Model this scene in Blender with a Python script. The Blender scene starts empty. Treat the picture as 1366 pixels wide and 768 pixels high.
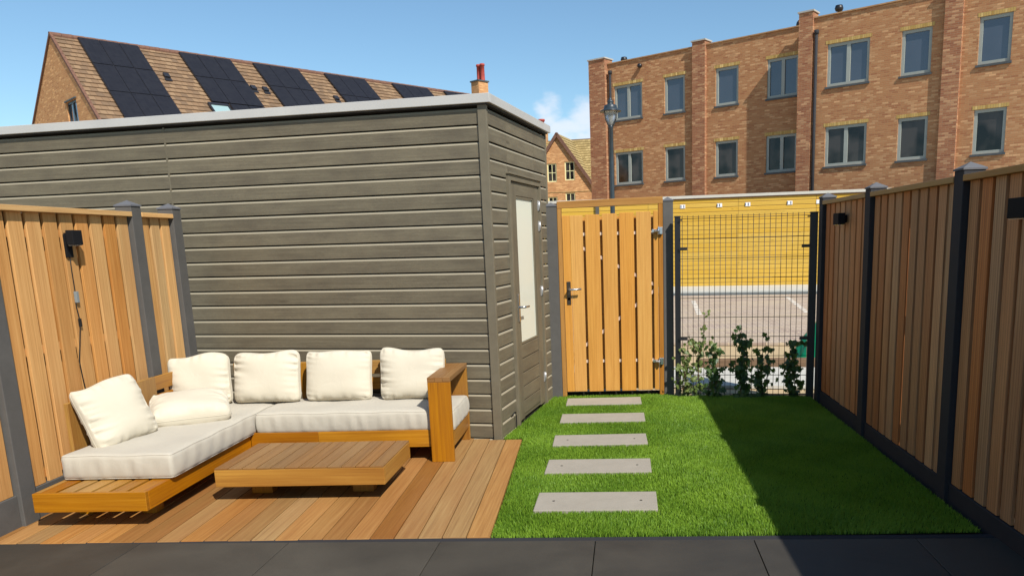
import bpy, math, random
import numpy as np
from mathutils import Vector, Matrix, Quaternion
R = math.radians
rnd = random.Random(7)
scene = bpy.context.scene
COL = scene.collection

# ------------------------------------------------------------------ helpers
class MB:
    """collects boxes and polygons; every face has a UV in metres (u along the grain) and a random value"""
    def __init__(s):
        s.v=[]; s.f=[]; s.uv=[]; s.r=[]; s.sm=[]
    def face(s, pts, uvs=None, r=0.5, smooth=False):
        n=len(s.v); s.v+= [tuple(p) for p in pts]; s.f.append(list(range(n,n+len(pts))))
        if uvs is None:
            a=Vector(pts[1])-Vector(pts[0]); b=Vector(pts[-1])-Vector(pts[0])
            a.normalize(); nrm=a.cross(b); nrm.normalize(); b=nrm.cross(a)
            uvs=[((Vector(p)-Vector(pts[0])).dot(a),(Vector(p)-Vector(pts[0])).dot(b)) for p in pts]
        s.uv+=uvs; s.r.append(r); s.sm.append(smooth)
    def box(s, lo, hi, grain=2, r=None, M=None, skip=()):
        if r is None: r=rnd.random()
        x0,y0,z0=lo; x1,y1,z1=hi
        c=[(x0,y0,z0),(x1,y0,z0),(x1,y1,z0),(x0,y1,z0),(x0,y0,z1),(x1,y0,z1),(x1,y1,z1),(x0,y1,z1)]
        F={'b':(0,3,2,1),'t':(4,5,6,7),'f':(0,1,5,4),'r':(1,2,6,5),'k':(2,3,7,6),'l':(3,0,4,7)}
        ax={'b':2,'t':2,'f':1,'k':1,'l':0,'r':0}
        off=r*37.0
        for k,q in F.items():
            if k in skip: continue
            n=ax[k]; rest=[i for i in range(3) if i!=n]
            if n==grain: u,v=rest
            else: u=grain; v=[i for i in rest if i!=grain][0]
            pts=[c[i] for i in q]
            uv=[(p[u]+off, p[v]+off*1.7+n*3.1) for p in pts]
            if M is not None: pts=[tuple(M@Vector(p)) for p in pts]
            s.face(pts,uv,r)
    def ring(s, prof, loc=(0,0,0), seg=20, M=None, r=0.5, smooth=True):
        """lathe: prof = [(radius,z)...]"""
        o=Vector(loc)
        for (r0,z0),(r1,z1) in zip(prof[:-1],prof[1:]):
            for k in range(seg):
                a0=2*math.pi*k/seg; a1=2*math.pi*(k+1)/seg
                pts=[]
                for rr,zz,aa in ((r0,z0,a0),(r0,z0,a1),(r1,z1,a1),(r1,z1,a0)):
                    p=Vector((rr*math.cos(aa),rr*math.sin(aa),zz))
                    if M is not None: p=M@p
                    pts.append(o+p)
                if r0<1e-6: pts=[pts[0],pts[2],pts[3]]
                elif r1<1e-6: pts=[pts[0],pts[1],pts[2]]
                s.face(pts,None,r,smooth)
    def tube(s, path, rad, seg=6, r=0.5):
        P=[Vector(p) for p in path]; rings=[]
        for i,p in enumerate(P):
            d=(P[min(i+1,len(P)-1)]-P[max(i-1,0)]).normalized()
            a=d.orthogonal().normalized() if i==0 else (rings[-1][1]-d*rings[-1][1].dot(d)).normalized()
            b=d.cross(a); rr=rad[i] if isinstance(rad,(list,tuple)) else rad
            rings.append(([p+a*rr*math.cos(2*math.pi*k/seg)+b*rr*math.sin(2*math.pi*k/seg) for k in range(seg)],a))
        for i in range(len(P)-1):
            A=rings[i][0]; B=rings[i+1][0]
            for k in range(seg):
                k2=(k+1)%seg
                s.face([A[k],A[k2],B[k2],B[k]],None,r,True)
        s.face(list(reversed(rings[0][0])),None,r); s.face(rings[-1][0],None,r)
    def build(s, name, mat, parent=None, loc=(0,0,0), rot=0, bevel=0, merge=False):
        me=bpy.data.meshes.new(name)
        me.from_pydata(s.v,[],s.f)
        uvl=me.uv_layers.new(name='UVMap')
        uvl.data.foreach_set('uv',np.array(s.uv,dtype=np.float32).ravel())
        at=me.attributes.new('rnd','FLOAT','FACE'); at.data.foreach_set('value',np.array(s.r,dtype=np.float32))
        me.polygons.foreach_set('use_smooth',np.array(s.sm,dtype=bool))
        me.materials.append(mat)
        if merge or bevel>0 or any(s.sm):
            import bmesh
            bm=bmesh.new(); bm.from_mesh(me); bmesh.ops.remove_doubles(bm,verts=bm.verts,dist=1e-5)
            bm.to_mesh(me); bm.free()
        me.update()
        o=bpy.data.objects.new(name,me); COL.objects.link(o)
        o.location=loc; o.rotation_euler=(0,0,rot)
        if parent is not None: o.parent=parent
        if bevel>0:
            m=o.modifiers.new('bev','BEVEL'); m.width=bevel; m.segments=2; m.limit_method='ANGLE'; m.angle_limit=R(40)
        return o

def tag(o,label=None,cat=None,group=None,kind=None):
    if label: o['label']=label
    if cat: o['category']=cat
    if group: o['group']=group
    if kind: o['kind']=kind
    return o
def empty(name,loc=(0,0,0),rot=0,label=None,cat=None,group=None):
    o=bpy.data.objects.new(name,None); COL.objects.link(o); o.location=loc; o.rotation_euler=(0,0,rot)
    o.empty_display_size=.1
    return tag(o,label,cat,group)
def copy_tree(o,parent=None):
    c=o.copy(); COL.objects.link(c); c.parent=parent
    for ch in o.children: copy_tree(ch,c)
    return c

# ------------------------------------------------------------------ materials
def srgb(h):
    h=h.lstrip('#'); c=[int(h[i:i+2],16)/255 for i in (0,2,4)]
    return tuple((x/12.92 if x<=.04045 else ((x+.055)/1.055)**2.4) for x in c)+(1,)
def lin(r,g,b): return (r,g,b,1)
class NT:
    def __init__(s,name):
        s.m=bpy.data.materials.new(name); s.m.use_nodes=True; s.t=s.m.node_tree; s.n=s.t.nodes; s.l=s.t.links
        s.p=s.n['Principled BSDF']
    def add(s,t,**k):
        n=s.n.new(t)
        for a,b in k.items(): setattr(n,a,b)
        return n
    def link(s,a,b): s.l.new(a,b)
    def noise(s,vec,scale,detail=4,rough=.55,dist=0):
        n=s.add('ShaderNodeTexNoise'); n.inputs['Scale'].default_value=scale; n.inputs['Detail'].default_value=detail
        n.inputs['Roughness'].default_value=rough; n.inputs['Distortion'].default_value=dist
        if vec is not None: s.link(vec,n.inputs['Vector'])
        return n.outputs[0]
    def mapping(s,vec,scale=(1,1,1)):
        n=s.add('ShaderNodeMapping'); n.inputs['Scale'].default_value=scale; s.link(vec,n.inputs['Vector']); return n.outputs[0]
    def ramp(s,fac,stops):
        n=s.add('ShaderNodeValToRGB'); e=n.color_ramp.elements
        while len(e)<len(stops): e.new(.5)
        for el,(p,c) in zip(e,stops): el.position=p; el.color=c
        s.link(fac,n.inputs[0]); return n.outputs[0]
    def mix(s,fac,a,b,mode='MIX'):
        n=s.add('ShaderNodeMix',data_type='RGBA',blend_type=mode)
        for sock,v in ((n.inputs[0],fac),(n.inputs[6],a),(n.inputs[7],b)):
            if hasattr(v,'is_output'): s.link(v,sock)
            else: sock.default_value=v
        return n.outputs[2]
    def math(s,op,a,b=0.0,c=0.0):
        n=s.add('ShaderNodeMath',operation=op)
        for i,v in enumerate((a,b,c)):
            if hasattr(v,'is_output'): s.link(v,n.inputs[i])
            else: n.inputs[i].default_value=v
        return n.outputs[0]
    def uv(s): return s.add('ShaderNodeTexCoord').outputs['UV']
    def obj(s): return s.add('ShaderNodeTexCoord').outputs['Object']
    def pos(s): return s.add('ShaderNodeNewGeometry').outputs['Position']
    def rnd(s): return s.add('ShaderNodeAttribute',attribute_name='rnd').outputs['Fac']
    def bump(s,h,strength=.3,dist=.01):
        n=s.add('ShaderNodeBump'); n.inputs['Strength'].default_value=strength; n.inputs['Distance'].default_value=dist
        s.link(h,n.inputs['Height']); s.link(n.outputs[0],s.p.inputs['Normal'])
    def out(s,col=None,rough=.6,spec=.5,metal=0):
        if col is not None:
            if hasattr(col,'is_output'): s.link(col,s.p.inputs['Base Color'])
            else: s.p.inputs['Base Color'].default_value=col
        if hasattr(rough,'is_output'): s.link(rough,s.p.inputs['Roughness'])
        else: s.p.inputs['Roughness'].default_value=rough
        s.p.inputs['Specular IOR Level'].default_value=spec; s.p.inputs['Metallic'].default_value=metal
        return s.m

def wood(name,dark,mid,light,alt=None,altamt=.3,rough=.6,spec=.35,vary=.5,bump=.25,knots=False,ribs=0,huev=1.0):
    t=NT(name); uv=t.uv(); r=t.rnd()
    g1=t.noise(t.mapping(uv,(.7,34,1)),1.5,6,.62,.25)
    g2=t.noise(t.mapping(uv,(3,170,1)),1.0,3,.6)
    g3=t.noise(t.mapping(uv,(.5,2.5,1)),1.3,3,.5)
    f=t.math('ADD',t.math('MULTIPLY',g1,.55),t.math('MULTIPLY',g2,.45))
    c=t.ramp(f,[(.26,dark),(.5,mid),(.76,light)])
    # each plank its own tone
    h=t.math('FRACT',t.math('MULTIPLY',r,7.31))
    v=t.math('ADD',t.math('MULTIPLY',h,vary),1-vary*.5)
    hs=t.add('ShaderNodeHueSaturation'); t.link(c,hs.inputs['Color']); t.link(v,hs.inputs['Value'])
    h2=t.math('FRACT',t.math('MULTIPLY',r,13.7))
    t.link(t.math('ADD',t.math('MULTIPLY',h2,.024*huev),.5-.012*huev),hs.inputs['Hue'])
    t.link(t.math('ADD',t.math('MULTIPLY',h2,-.25*huev),1+.1*huev),hs.inputs['Saturation'])
    c=hs.outputs[0]
    if alt is not None:
        c=t.mix(t.math('MULTIPLY',t.ramp(g3,[(.42,(0,0,0,1)),(.68,(1,1,1,1))]),altamt),c,alt)
    if knots:
        vo=t.add('ShaderNodeTexVoronoi'); vo.inputs['Scale'].default_value=1.0
        t.link(t.mapping(uv,(1.4,5.5,1)),vo.inputs['Vector'])
        k=t.ramp(vo.outputs['Distance'],[(.035,(1,1,1,1)),(.075,(0,0,0,1))])
        c=t.mix(t.math('MULTIPLY',k,.65),c,tuple(x*.35 for x in dark[:3])+(1,))
    if ribs:   # fine milled grooves along the board
        sp=t.add('ShaderNodeSeparateXYZ'); t.link(uv,sp.inputs[0])
        l=t.math('LESS_THAN',t.math('FRACT',t.math('MULTIPLY',sp.outputs[1],1/.0225)),.13)
        c=t.mix(t.math('MULTIPLY',l,ribs),c,tuple(x*.3 for x in dark[:3])+(1,))
    if bump: t.bump(f,bump,.004)
    return t.out(c,rough,spec)

M={}
M['cedar']=wood('cedar_boards',srgb('#93642f'),srgb('#c08e50'),srgb('#d6aa6c'),alt=srgb('#b07038'),altamt=.3,rough=.65,vary=.26)
M['cedar_right']=wood('brown_cedar_boards',srgb('#80552f'),srgb('#b87f4e'),srgb('#cf9a64'),alt=srgb('#9a5c34'),altamt=.4,rough=.65,vary=.34,ribs=.55)  # browner, more varied boards than the left fence, with fine grooves
M['gate']=wood('gate_boards',srgb('#a3702c'),srgb('#c48d40'),srgb('#d3a255'),alt=srgb('#b8783a'),altamt=.2,rough=.6,vary=.10,ribs=.12,huev=.35)
M['gateframe']=wood('gate_frame_wood',srgb('#7e5728'),srgb('#a0753a'),srgb('#b2884a'),rough=.6,vary=.1)
M['teak']=wood('teak_furniture',srgb('#734610'),srgb('#a3701c'),srgb('#bb8a30'),alt=srgb('#74400f'),altamt=.6,rough=.42,vary=.26,spec=.45,bump=.12)
M['teaktop']=wood('teak_table_top',srgb('#5f3f20'),srgb('#855f34'),srgb('#9c7645'),alt=srgb('#6e4826'),altamt=.35,rough=.5,vary=.3,huev=.4,bump=.15)
M['deck']=wood('deck_planks',srgb('#744d28'),srgb('#976e3c'),srgb('#ad8651'),alt=srgb('#8c542a'),altamt=.3,rough=.55,vary=.5,huev=.8,bump=.2)
M['yellow']=wood('fresh_pine_cladding',srgb('#a8842a'),srgb('#c39b38'),srgb('#cfa94a'),alt=srgb('#b58c2c'),altamt=.2,rough=.6,vary=.07,huev=.2,knots=True)
M['brace']=wood('pale_brace_wood',srgb('#a89078'),srgb('#cdb8a2'),srgb('#e0d0be'),vary=.1)
def shed_paint():
    t=NT('taupe_shed_paint'); uv=t.uv(); r=t.rnd()
    g=t.noise(t.mapping(uv,(2,60,1)),1.0,4,.6); b=t.noise(t.mapping(uv,(1.1,2.6,1)),2.6,5,.62); fine=t.noise(t.mapping(uv,(30,300,1)),1.,2)
    c=t.ramp(t.math('ADD',t.math('MULTIPLY',g,.6),t.math('MULTIPLY',fine,.4)),[(.3,srgb('#5c5444')),(.7,srgb('#776e5a'))])
    c=t.mix(t.math('MULTIPLY',t.ramp(b,[(.42,(0,0,0,1)),(.66,(1,1,1,1))]),.5),c,srgb('#50483c'))
    v=t.math('ADD',t.math('MULTIPLY',t.math('FRACT',t.math('MULTIPLY',r,5.3)),.16),.92)
    hs=t.add('ShaderNodeHueSaturation'); t.link(c,hs.inputs['Color']); t.link(v,hs.inputs['Value']); c=hs.outputs[0]
    vo=t.add('ShaderNodeTexVoronoi'); vo.inputs['Scale'].default_value=1.0; t.link(t.mapping(uv,(1.1,5,1)),vo.inputs['Vector'])
    k=t.ramp(vo.outputs['Distance'],[(.04,(1,1,1,1)),(.085,(0,0,0,1))])
    c=t.mix(t.math('MULTIPLY',k,.5),c,srgb('#3a342a'))
    c=t.mix(t.math('GREATER_THAN',r,1.5),c,srgb('#928975'))  # milled edge of each board, lightened to paint in the sun it catches
    t.bump(t.math('ADD',g,t.math('MULTIPLY',fine,.5)),.35,.004)
    return t.out(c,.55,.4)
M['shed']=shed_paint()
def plain(name,col,rough=.5,spec=.5,metal=0,noise=0,nscale=12,bump=0):
    t=NT(name)
    if noise:
        n=t.noise(t.obj(),nscale,5,.6)
        a=tuple(max(0,x*(1-noise)) for x in col[:3])+(1,); b=tuple(min(1,x*(1+noise)) for x in col[:3])+(1,)
        c=t.ramp(n,[(.3,a),(.7,b)])
        if bump: t.bump(n,bump,.004)
    else: c=col
    return t.out(c,rough,spec,metal)
M['shedtrim']=plain('taupe_trim_paint',srgb('#6c6453'),.5,.4,0,.12,8)
M['capmetal']=plain('light_grey_roof_trim',srgb('#b4b2ae'),.45,.5,0,.05,3)
M['felt']=plain('roofing_felt',srgb('#47474a'),.9,.2,0,.2,20)
M['dark']=plain('dark_void_board',lin(.02,.018,.015),.9,.1)
def concrete(name,c0,c1,scale=14,rough=.8,bump=.3):
    t=NT(name); o=t.obj()
    a=t.noise(o,scale,6,.65); b=t.noise(o,scale*.16,3,.5); f=t.noise(o,scale*14,2,.5)
    c=t.mix(a,c0,c1); c=t.mix(t.math('MULTIPLY',b,.5),c,c0); c=t.mix(t.math('MULTIPLY',f,.25),c,c1)
    t.bump(t.math('ADD',a,t.math('MULTIPLY',f,.6)),bump,.004)
    return t.out(c,rough,.3)
M['postconc']=concrete('anthracite_concrete',srgb('#454340'),srgb('#63605c'),9)
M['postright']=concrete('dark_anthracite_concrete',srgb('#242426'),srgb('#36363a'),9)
M['postcap']=concrete('sunlit_grey_concrete_cap',srgb('#505053'),srgb('#69696c'),9)  # sun on the cap tops put into this lighter grey
M['slab']=concrete('grey_concrete_slab',srgb('#878074'),srgb('#a8a093'),7)
M['patio']=concrete('dark_slate_patio_tile',srgb('#33312e'),srgb('#4a4843'),5,.65,.3)
M['kerbc']=concrete('pale_concrete_kerb',srgb('#a8a499'),srgb('#c9c5bb'),6)
M['steelblack']=plain('black_powder_coated_steel',lin(.012,.012,.014),.4,.5)
M['plasticblack']=plain('black_lamp_plastic',lin(.009,.009,.010),.8,.15)
M['steel']=plain('galvanised_steel',lin(.55,.57,.6),.3,.5,1,.1,60)
M['bronze']=plain('dark_bronze_handle_plate',lin(.09,.07,.055),.35,.5,.8)
M['whitemetal']=plain('pale_metal_hinge',lin(.5,.5,.5),.35,.5,.6)
M['anthrametal']=plain('blue_grey_lamp_paint',srgb('#2c353b'),.35,.5,0,.15,10)
M['redclay']=plain('red_clay_pot',srgb('#a4463c'),.7,.3,0,.2,6)
M['panel']=None
def panelmat():
    t=NT('solar_cells'); uv=t.uv()
    b=t.add('ShaderNodeTexBrick'); b.offset=0; b.inputs['Scale'].default_value=1; b.inputs['Brick Width'].default_value=.158; b.inputs['Row Height'].default_value=.158
    b.inputs['Mortar Size'].default_value=.004; b.inputs['Color1'].default_value=lin(.012,.012,.016); b.inputs['Color2'].default_value=lin(.016,.016,.020); b.inputs['Mortar'].default_value=lin(.02,.022,.03)
    t.link(uv,b.inputs['Vector'])
    return t.out(b.outputs[0],.5,.22)
M['panel']=panelmat()
M['panelframe']=plain('black_panel_frame',lin(.02,.02,.024),.4,.5)
def fabric(name,c0,c1,scale=1.0):
    t=NT(name); o=t.obj()
    w=t.noise(t.mapping(o,(900,900,900)),1,2,.5)
    b=t.noise(o,3.5,4,.55); wr=t.noise(o,11,3,.5,.8)
    c=t.mix(t.math('ADD',t.math('MULTIPLY',b,.7),t.math('MULTIPLY',w,.3)),c0,c1)
    t.bump(t.math('ADD',t.math('MULTIPLY',w,.10),t.math('MULTIPLY',wr,1.0)),.35,.008)
    t.p.inputs['Sheen Weight'].default_value=.15
    return t.out(c,.9,.15)
M['seatfab']=fabric('stone_linen_seat_fabric',srgb('#a8a192'),srgb('#b9b2a3'))
M['pillowfab']=fabric('cream_cotton_pillow_fabric',srgb('#beb5a1'),srgb('#c9c1ae'))
def brick(name,c1,c2,c3,mortar,bw=.22,rh=.065,ms=.009,blotch=.3):
    t=NT(name); uv=t.uv()
    b=t.add('ShaderNodeTexBrick'); b.inputs['Scale'].default_value=1; b.inputs['Brick Width'].default_value=bw; b.inputs['Row Height'].default_value=rh
    b.inputs['Mortar Size'].default_value=ms; b.inputs['Mortar Smooth'].default_value=.3; b.inputs['Bias'].default_value=0
    b.inputs['Color1'].default_value=(0,0,0,1); b.inputs['Color2'].default_value=(1,1,1,1); b.inputs['Mortar'].default_value=(.5,.5,.5,1)
    t.link(uv,b.inputs['Vector'])
    # random tone per brick
    col=t.ramp(b.outputs['Color'],[(0.0,c1),(.3,c2),(.62,c2),(.85,c3),(1,tuple(min(1,x*1.25) for x in c3[:3])+(1,))])
    n=t.noise(t.mapping(uv,(1.2,2.8,1)),1.7,5,.65)
    col=t.mix(t.math('MULTIPLY',t.ramp(n,[(.4,(0,0,0,1)),(.65,(1,1,1,1))]),blotch),col,c1)
    col=t.mix(b.outputs['Fac'],col,mortar)
    t.bump(t.math('SUBTRACT',1.0,b.outputs['Fac']),.4,.01)
    return t.out(col,.85,.2)
M['brick']=brick('mixed_tan_red_brick',srgb('#9a6748'),srgb('#ab7b55'),srgb('#b98f68'),srgb('#a5835f'),bw=.21,rh=.062,ms=.007)
M['brickpier']=brick('red_brown_pier_brick',srgb('#87563f'),srgb('#9c6a4c'),srgb('#b08764'),srgb('#9c7d62'),bw=.21,rh=.062,ms=.007)
M['brickgable']=brick('orange_gable_brick',srgb('#b07c50'),srgb('#c18d5c'),srgb('#cf9f6c'),srgb('#b89470'),bw=.24,rh=.07,ms=.008,blotch=.3)
M['lintel']=brick('yellow_soldier_brick',srgb('#a5854a'),srgb('#b89a5c'),srgb('#c8ac70'),srgb('#9c8258'),bw=.075,rh=.3,ms=.007,blotch=.2)
M['capstone']=plain('pale_parapet_cap',srgb('#a9a49a'),.6,.4,0,.1,2)
M['copeorange']=plain('terracotta_verge',srgb('#a5825e'),.7,.3,0,.2,6)
def tiles(name,c1,c2,c3):
    t=NT(name); uv=t.uv()
    b=t.add('ShaderNodeTexBrick'); b.inputs['Scale'].default_value=1; b.inputs['Brick Width'].default_value=.23; b.inputs['Row Height'].default_value=.3
    b.inputs['Mortar Size'].default_value=.008; b.inputs['Color1'].default_value=(0,0,0,1); b.inputs['Color2'].default_value=(1,1,1,1); b.inputs['Mortar'].default_value=(.3,.3,.3,1)
    t.link(uv,b.inputs['Vector'])
    c=t.ramp(b.outputs['Color'],[(0,c1),(.5,c2),(1,c3)])
    n=t.noise(uv,.9,4,.6); c=t.mix(t.math('MULTIPLY',n,.35),c,c1)
    c=t.mix(t.math('MULTIPLY',b.outputs['Fac'],.5),c,tuple(x*.3 for x in c1[:3])+(1,))
    return t.out(c,.85,.2)
M['tile']=tiles('tan_roof_tile',srgb('#6f5b48'),srgb('#84694f'),srgb('#92785c'))
M['tileyellow']=tiles('yellow_brown_roof_tile',srgb('#8c784e'),srgb('#a08a5c'),srgb('#b09a6a'))
M['verge']=plain('dark_red_verge_tile',srgb('#6e5042'),.8,.2,0,.2,8)
M['winframe']=plain('grey_green_window_frame',srgb('#959a93'),.45,.5,0,.05,3)
M['sill']=plain('dark_grey_stone_sill',srgb('#4a4e50'),.6,.4,0,.15,8)
M['creamframe']=plain('cream_window_frame',srgb('#e2dba6'),.5,.4)
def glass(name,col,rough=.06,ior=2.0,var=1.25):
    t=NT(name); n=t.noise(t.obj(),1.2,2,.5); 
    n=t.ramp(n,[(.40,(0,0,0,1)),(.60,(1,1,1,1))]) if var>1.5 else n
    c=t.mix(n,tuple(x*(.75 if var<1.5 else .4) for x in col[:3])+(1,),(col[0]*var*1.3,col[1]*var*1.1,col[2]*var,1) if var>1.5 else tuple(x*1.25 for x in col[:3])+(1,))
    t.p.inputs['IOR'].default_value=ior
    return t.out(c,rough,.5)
M['glassup']=glass('window_glass_sky_tinted',lin(.050,.058,.076))  # blue-grey base colour paints in the sky's reflection
M['glasslow']=glass('dark_window_glass',lin(.010,.010,.010),ior=1.5,var=4)  # warm lighter blotches paint in reflections on the panes
M['frosted']=plain('frosted_door_glass',srgb('#d6d8c8'),.25,.5)
M['asph']=concrete('dark_gutter_asphalt',srgb('#4b5254'),srgb('#666b6c'),3)
M['sand']=concrete('compacted_sand',srgb('#a08a68'),srgb('#c4ad88'),2,.95,.5)
M['soil']=concrete('garden_soil',srgb('#2c251c'),srgb('#4a3c2c'),9,.95,.6)
def patio():
    t=NT('dark_slate_patio_tile'); o=t.pos(); r=t.rnd()
    a=t.noise(o,4,7,.7,.6); b=t.noise(o,1.1,4,.6,.3); f=t.noise(o,160,2,.5)
    c=t.mix(a,srgb('#2c2925'),srgb('#47433c'))
    c=t.mix(t.math('MULTIPLY',t.ramp(b,[(.42,(0,0,0,1)),(.62,(1,1,1,1))]),.5),c,srgb('#554f45'))
    c=t.mix(t.math('MULTIPLY',f,.3),c,srgb('#5a554b'))
    hs=t.add('ShaderNodeHueSaturation'); t.link(c,hs.inputs['Color']); t.link(t.math('ADD',t.math('MULTIPLY',r,.3),.70),hs.inputs['Value'])
    t.bump(t.math('ADD',a,t.math('MULTIPLY',f,.3)),.35,.006)
    t.link(t.math('ADD',t.math('MULTIPLY',b,.35),.42),t.p.inputs['Roughness'])
    t.out(hs.outputs[0],.6,.4); t.link(t.math('ADD',t.math('MULTIPLY',b,.35),.42),t.p.inputs['Roughness'])
    return t.m
def pavers():
    t=NT('grey_pink_brick_pavers'); o=t.pos()
    b=t.add('ShaderNodeTexBrick'); b.inputs['Scale'].default_value=1; b.inputs['Brick Width'].default_value=.21; b.inputs['Row Height'].default_value=.105
    b.inputs['Mortar Size'].default_value=.008; b.inputs['Color1'].default_value=srgb('#8e7a72'); b.inputs['Color2'].default_value=srgb('#a8988c'); b.inputs['Mortar'].default_value=srgb('#c4b193')
    t.link(o,b.inputs['Vector'])
    n=t.noise(t.mapping(o,(.5,1.3,1)),1.0,5,.6)
    c=t.mix(t.ramp(n,[(.38,(0,0,0,1)),(.62,(.75,.75,.75,1))]),b.outputs[0],srgb('#b3a188'))
    t.bump(t.math('SUBTRACT',1.0,b.outputs['Fac']),.3,.006)
    return t.out(c,.85,.25)
M['pavers']=pavers(); M['patio']=patio()
M['whiteline']=plain('white_marking_stone',srgb('#d8d4ca'),.7,.3,0,.1,20)
def leafmat(name,c0,c1,trans=.35,rough=.45):
    t=NT(name); r=t.rnd()
    c=t.mix(r,c0,c1)
    t.out(c,rough,.4)
    tr=t.add('ShaderNodeBsdfTranslucent'); t.link(t.mix(.5,c,lin(.25,.4,.03)),tr.inputs[0])
    mx=t.add('ShaderNodeMixShader'); mx.inputs[0].default_value=trans
    t.link(t.p.outputs[0],mx.inputs[1]); t.link(tr.outputs[0],mx.inputs[2])
    t.link(mx.outputs[0],t.n['Material Output'].inputs[0])
    return t.m
M['ivy']=leafmat('ivy_leaf',lin(.02,.05,.012),lin(.07,.13,.03),.25)  # darker green with the shade on the right-hand plants painted in
M['ivylight']=leafmat('sunlit_ivy_leaf',lin(.09,.14,.03),lin(.2,.24,.07),.3)  # same ivy, sunlight on the left-hand plants put into the colour
M['stem']=plain('brown_vine_stem',srgb('#5b4630'),.8,.2)
M['turfbase']=plain('turf_backing',lin(.03,.055,.008),.95,.1,0,.3,30)
M['blade']=leafmat('artificial_grass_blade',lin(.09,.205,.016),lin(.30,.47,.045),.35,.5)
M['tarp']=plain('emerald_plastic_sheet',lin(.0,.24,.10),.3,.5,0,.15,5)
M['timberdark']=wood('rough_sleeper_wood',srgb('#4a3523'),srgb('#6e5138'),srgb('#8a6a4a'),vary=.3)
M['skyglass']=plain('roof_window_glass',srgb('#8fa8a8'),.1,.5)
M['cable']=plain('black_cable',lin(.01,.01,.01),.6,.3)
M['gluebox']=plain('grey_connector_plastic',srgb('#7c8282'),.5,.4)
M['whiteplate']=plain('white_enamel_plate',srgb('#dcdcdc'),.4,.4)
M['inkblack']=plain('black_print',srgb('#3b3f55'),.6,.2)
M['lampglass']=None
t=NT('clear_lantern_glass'); t.p.inputs['Transmission Weight'].default_value=.75; t.out(lin(.85,.88,.86),.15,.5); M['lampglass']=t.m

# ------------------------------------------------------------------ world, sun, camera
w=bpy.data.worlds.new('World'); scene.world=w; w.use_nodes=True
nt=w.node_tree; bg=nt.nodes['Background']
sky=nt.nodes.new('ShaderNodeTexSky'); sky.sky_type='NISHITA'; sky.sun_disc=False
SUN=Vector((.58,-.80,1.0)).normalized()
sky.sun_elevation=math.asin(SUN.z); sky.sun_rotation=math.atan2(SUN.x,SUN.y)
sky.air_density=1.0; sky.dust_density=.35; sky.ozone_density=1.0
tc=nt.nodes.new('ShaderNodeTexCoord')
def wn(t,**k):
    n=nt.nodes.new(t)
    for a,b in k.items(): setattr(n,a,b)
    return n
# clouds: noise on the sky direction, gathered low in one part of the sky
sep=wn('ShaderNodeSeparateXYZ'); nt.links.new(tc.outputs['Generated'],sep.inputs[0])
mp=wn('ShaderNodeMapping'); mp.inputs['Scale'].default_value=(1,1,1.9); nt.links.new(tc.outputs['Generated'],mp.inputs[0])
nz=wn('ShaderNodeTexNoise'); nz.inputs['Scale'].default_value=17; nz.inputs['Detail'].default_value=7; nz.inputs['Roughness'].default_value=.52; nt.links.new(mp.outputs[0],nz.inputs['Vector'])
def dirmask(d,inner,outer):
    dp=wn('ShaderNodeVectorMath',operation='DOT_PRODUCT'); nt.links.new(tc.outputs['Generated'],dp.inputs[0]); dp.inputs[1].default_value=Vector(d).normalized()
    mr=wn('ShaderNodeMapRange'); mr.clamp=True; mr.interpolation_type='SMOOTHSTEP'
    mr.inputs['From Min'].default_value=math.cos(R(outer)); mr.inputs['From Max'].default_value=math.cos(R(inner))
    nt.links.new(dp.outputs['Value'],mr.inputs['Value']); return mr.outputs[0]
def wm(op,a,b):
    n=wn('ShaderNodeMath',operation=op)
    for i,v in enumerate((a,b)):
        if hasattr(v,'is_output'): nt.links.new(v,n.inputs[i])
        else: n.inputs[i].default_value=v
    return n.outputs[0]
msk=None
for d,i,o in (((-.073,1,.165),.1,1.9),((-.027,1,.152),.1,2.2),((-.045,1,.122),.3,2.6),((-.10,1,.115),.3,2.2),((-.02,1,.115),.3,2.4),((.25,1,.06),1,6),((-.8,.8,.05),2,8)):
    m=dirmask(d,i,o); msk=m if msk is None else wm('MAXIMUM',msk,m)
cl=wn('ShaderNodeMapRange'); cl.inputs['From Min'].default_value=.74; cl.inputs['From Max'].default_value=1.02
cl.interpolation_type='SMOOTHSTEP'
nt.links.new(wm('ADD',wm('MULTIPLY',msk,.44),nz.outputs[0]),cl.inputs['Value'])
mixc=wn('ShaderNodeMix',data_type='RGBA'); nt.links.new(wm('MULTIPLY',cl.outputs[0],.7),mixc.inputs[0])
tint=wn('ShaderNodeMix',data_type='RGBA',blend_type='MULTIPLY'); tint.inputs[0].default_value=1; nt.links.new(sky.outputs[0],tint.inputs[6]); tint.inputs[7].default_value=(.86,1.06,1.12,1)
nt.links.new(tint.outputs[2],mixc.inputs[6]); mixc.inputs[7].default_value=(7.6,7.8,8.4,1)
nt.links.new(mixc.outputs[2],bg.inputs[0]); bg.inputs[1].default_value=.10
sl=bpy.data.lights.new('sun','SUN'); sl.energy=4.9; sl.angle=R(.53); sl.color=(1,.955,.88)
so=bpy.data.objects.new('sun',sl); COL.objects.link(so); so.rotation_mode='QUATERNION'; so.rotation_quaternion=(-SUN).to_track_quat('-Z','Y'); so.location=(6,-8,12)
Mc=Matrix(((0.99916602,-0.02113689,-0.03493567),(0.03030216,-0.18964298,0.98138541),(-0.02736874,-0.98162558,-0.18884433)))
Rb=Mc@Matrix(((1,0,0),(0,-1,0),(0,0,-1)))
cam=bpy.data.cameras.new('camera'); co=bpy.data.objects.new('camera',cam); COL.objects.link(co)
co.matrix_world=Matrix.Translation((0,0,1.5))@Rb.to_4x4()
cam.sensor_width=36; cam.lens=1035/1366*36; cam.shift_x=(683-783)/1366; cam.shift_y=(520-384)/1366
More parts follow.
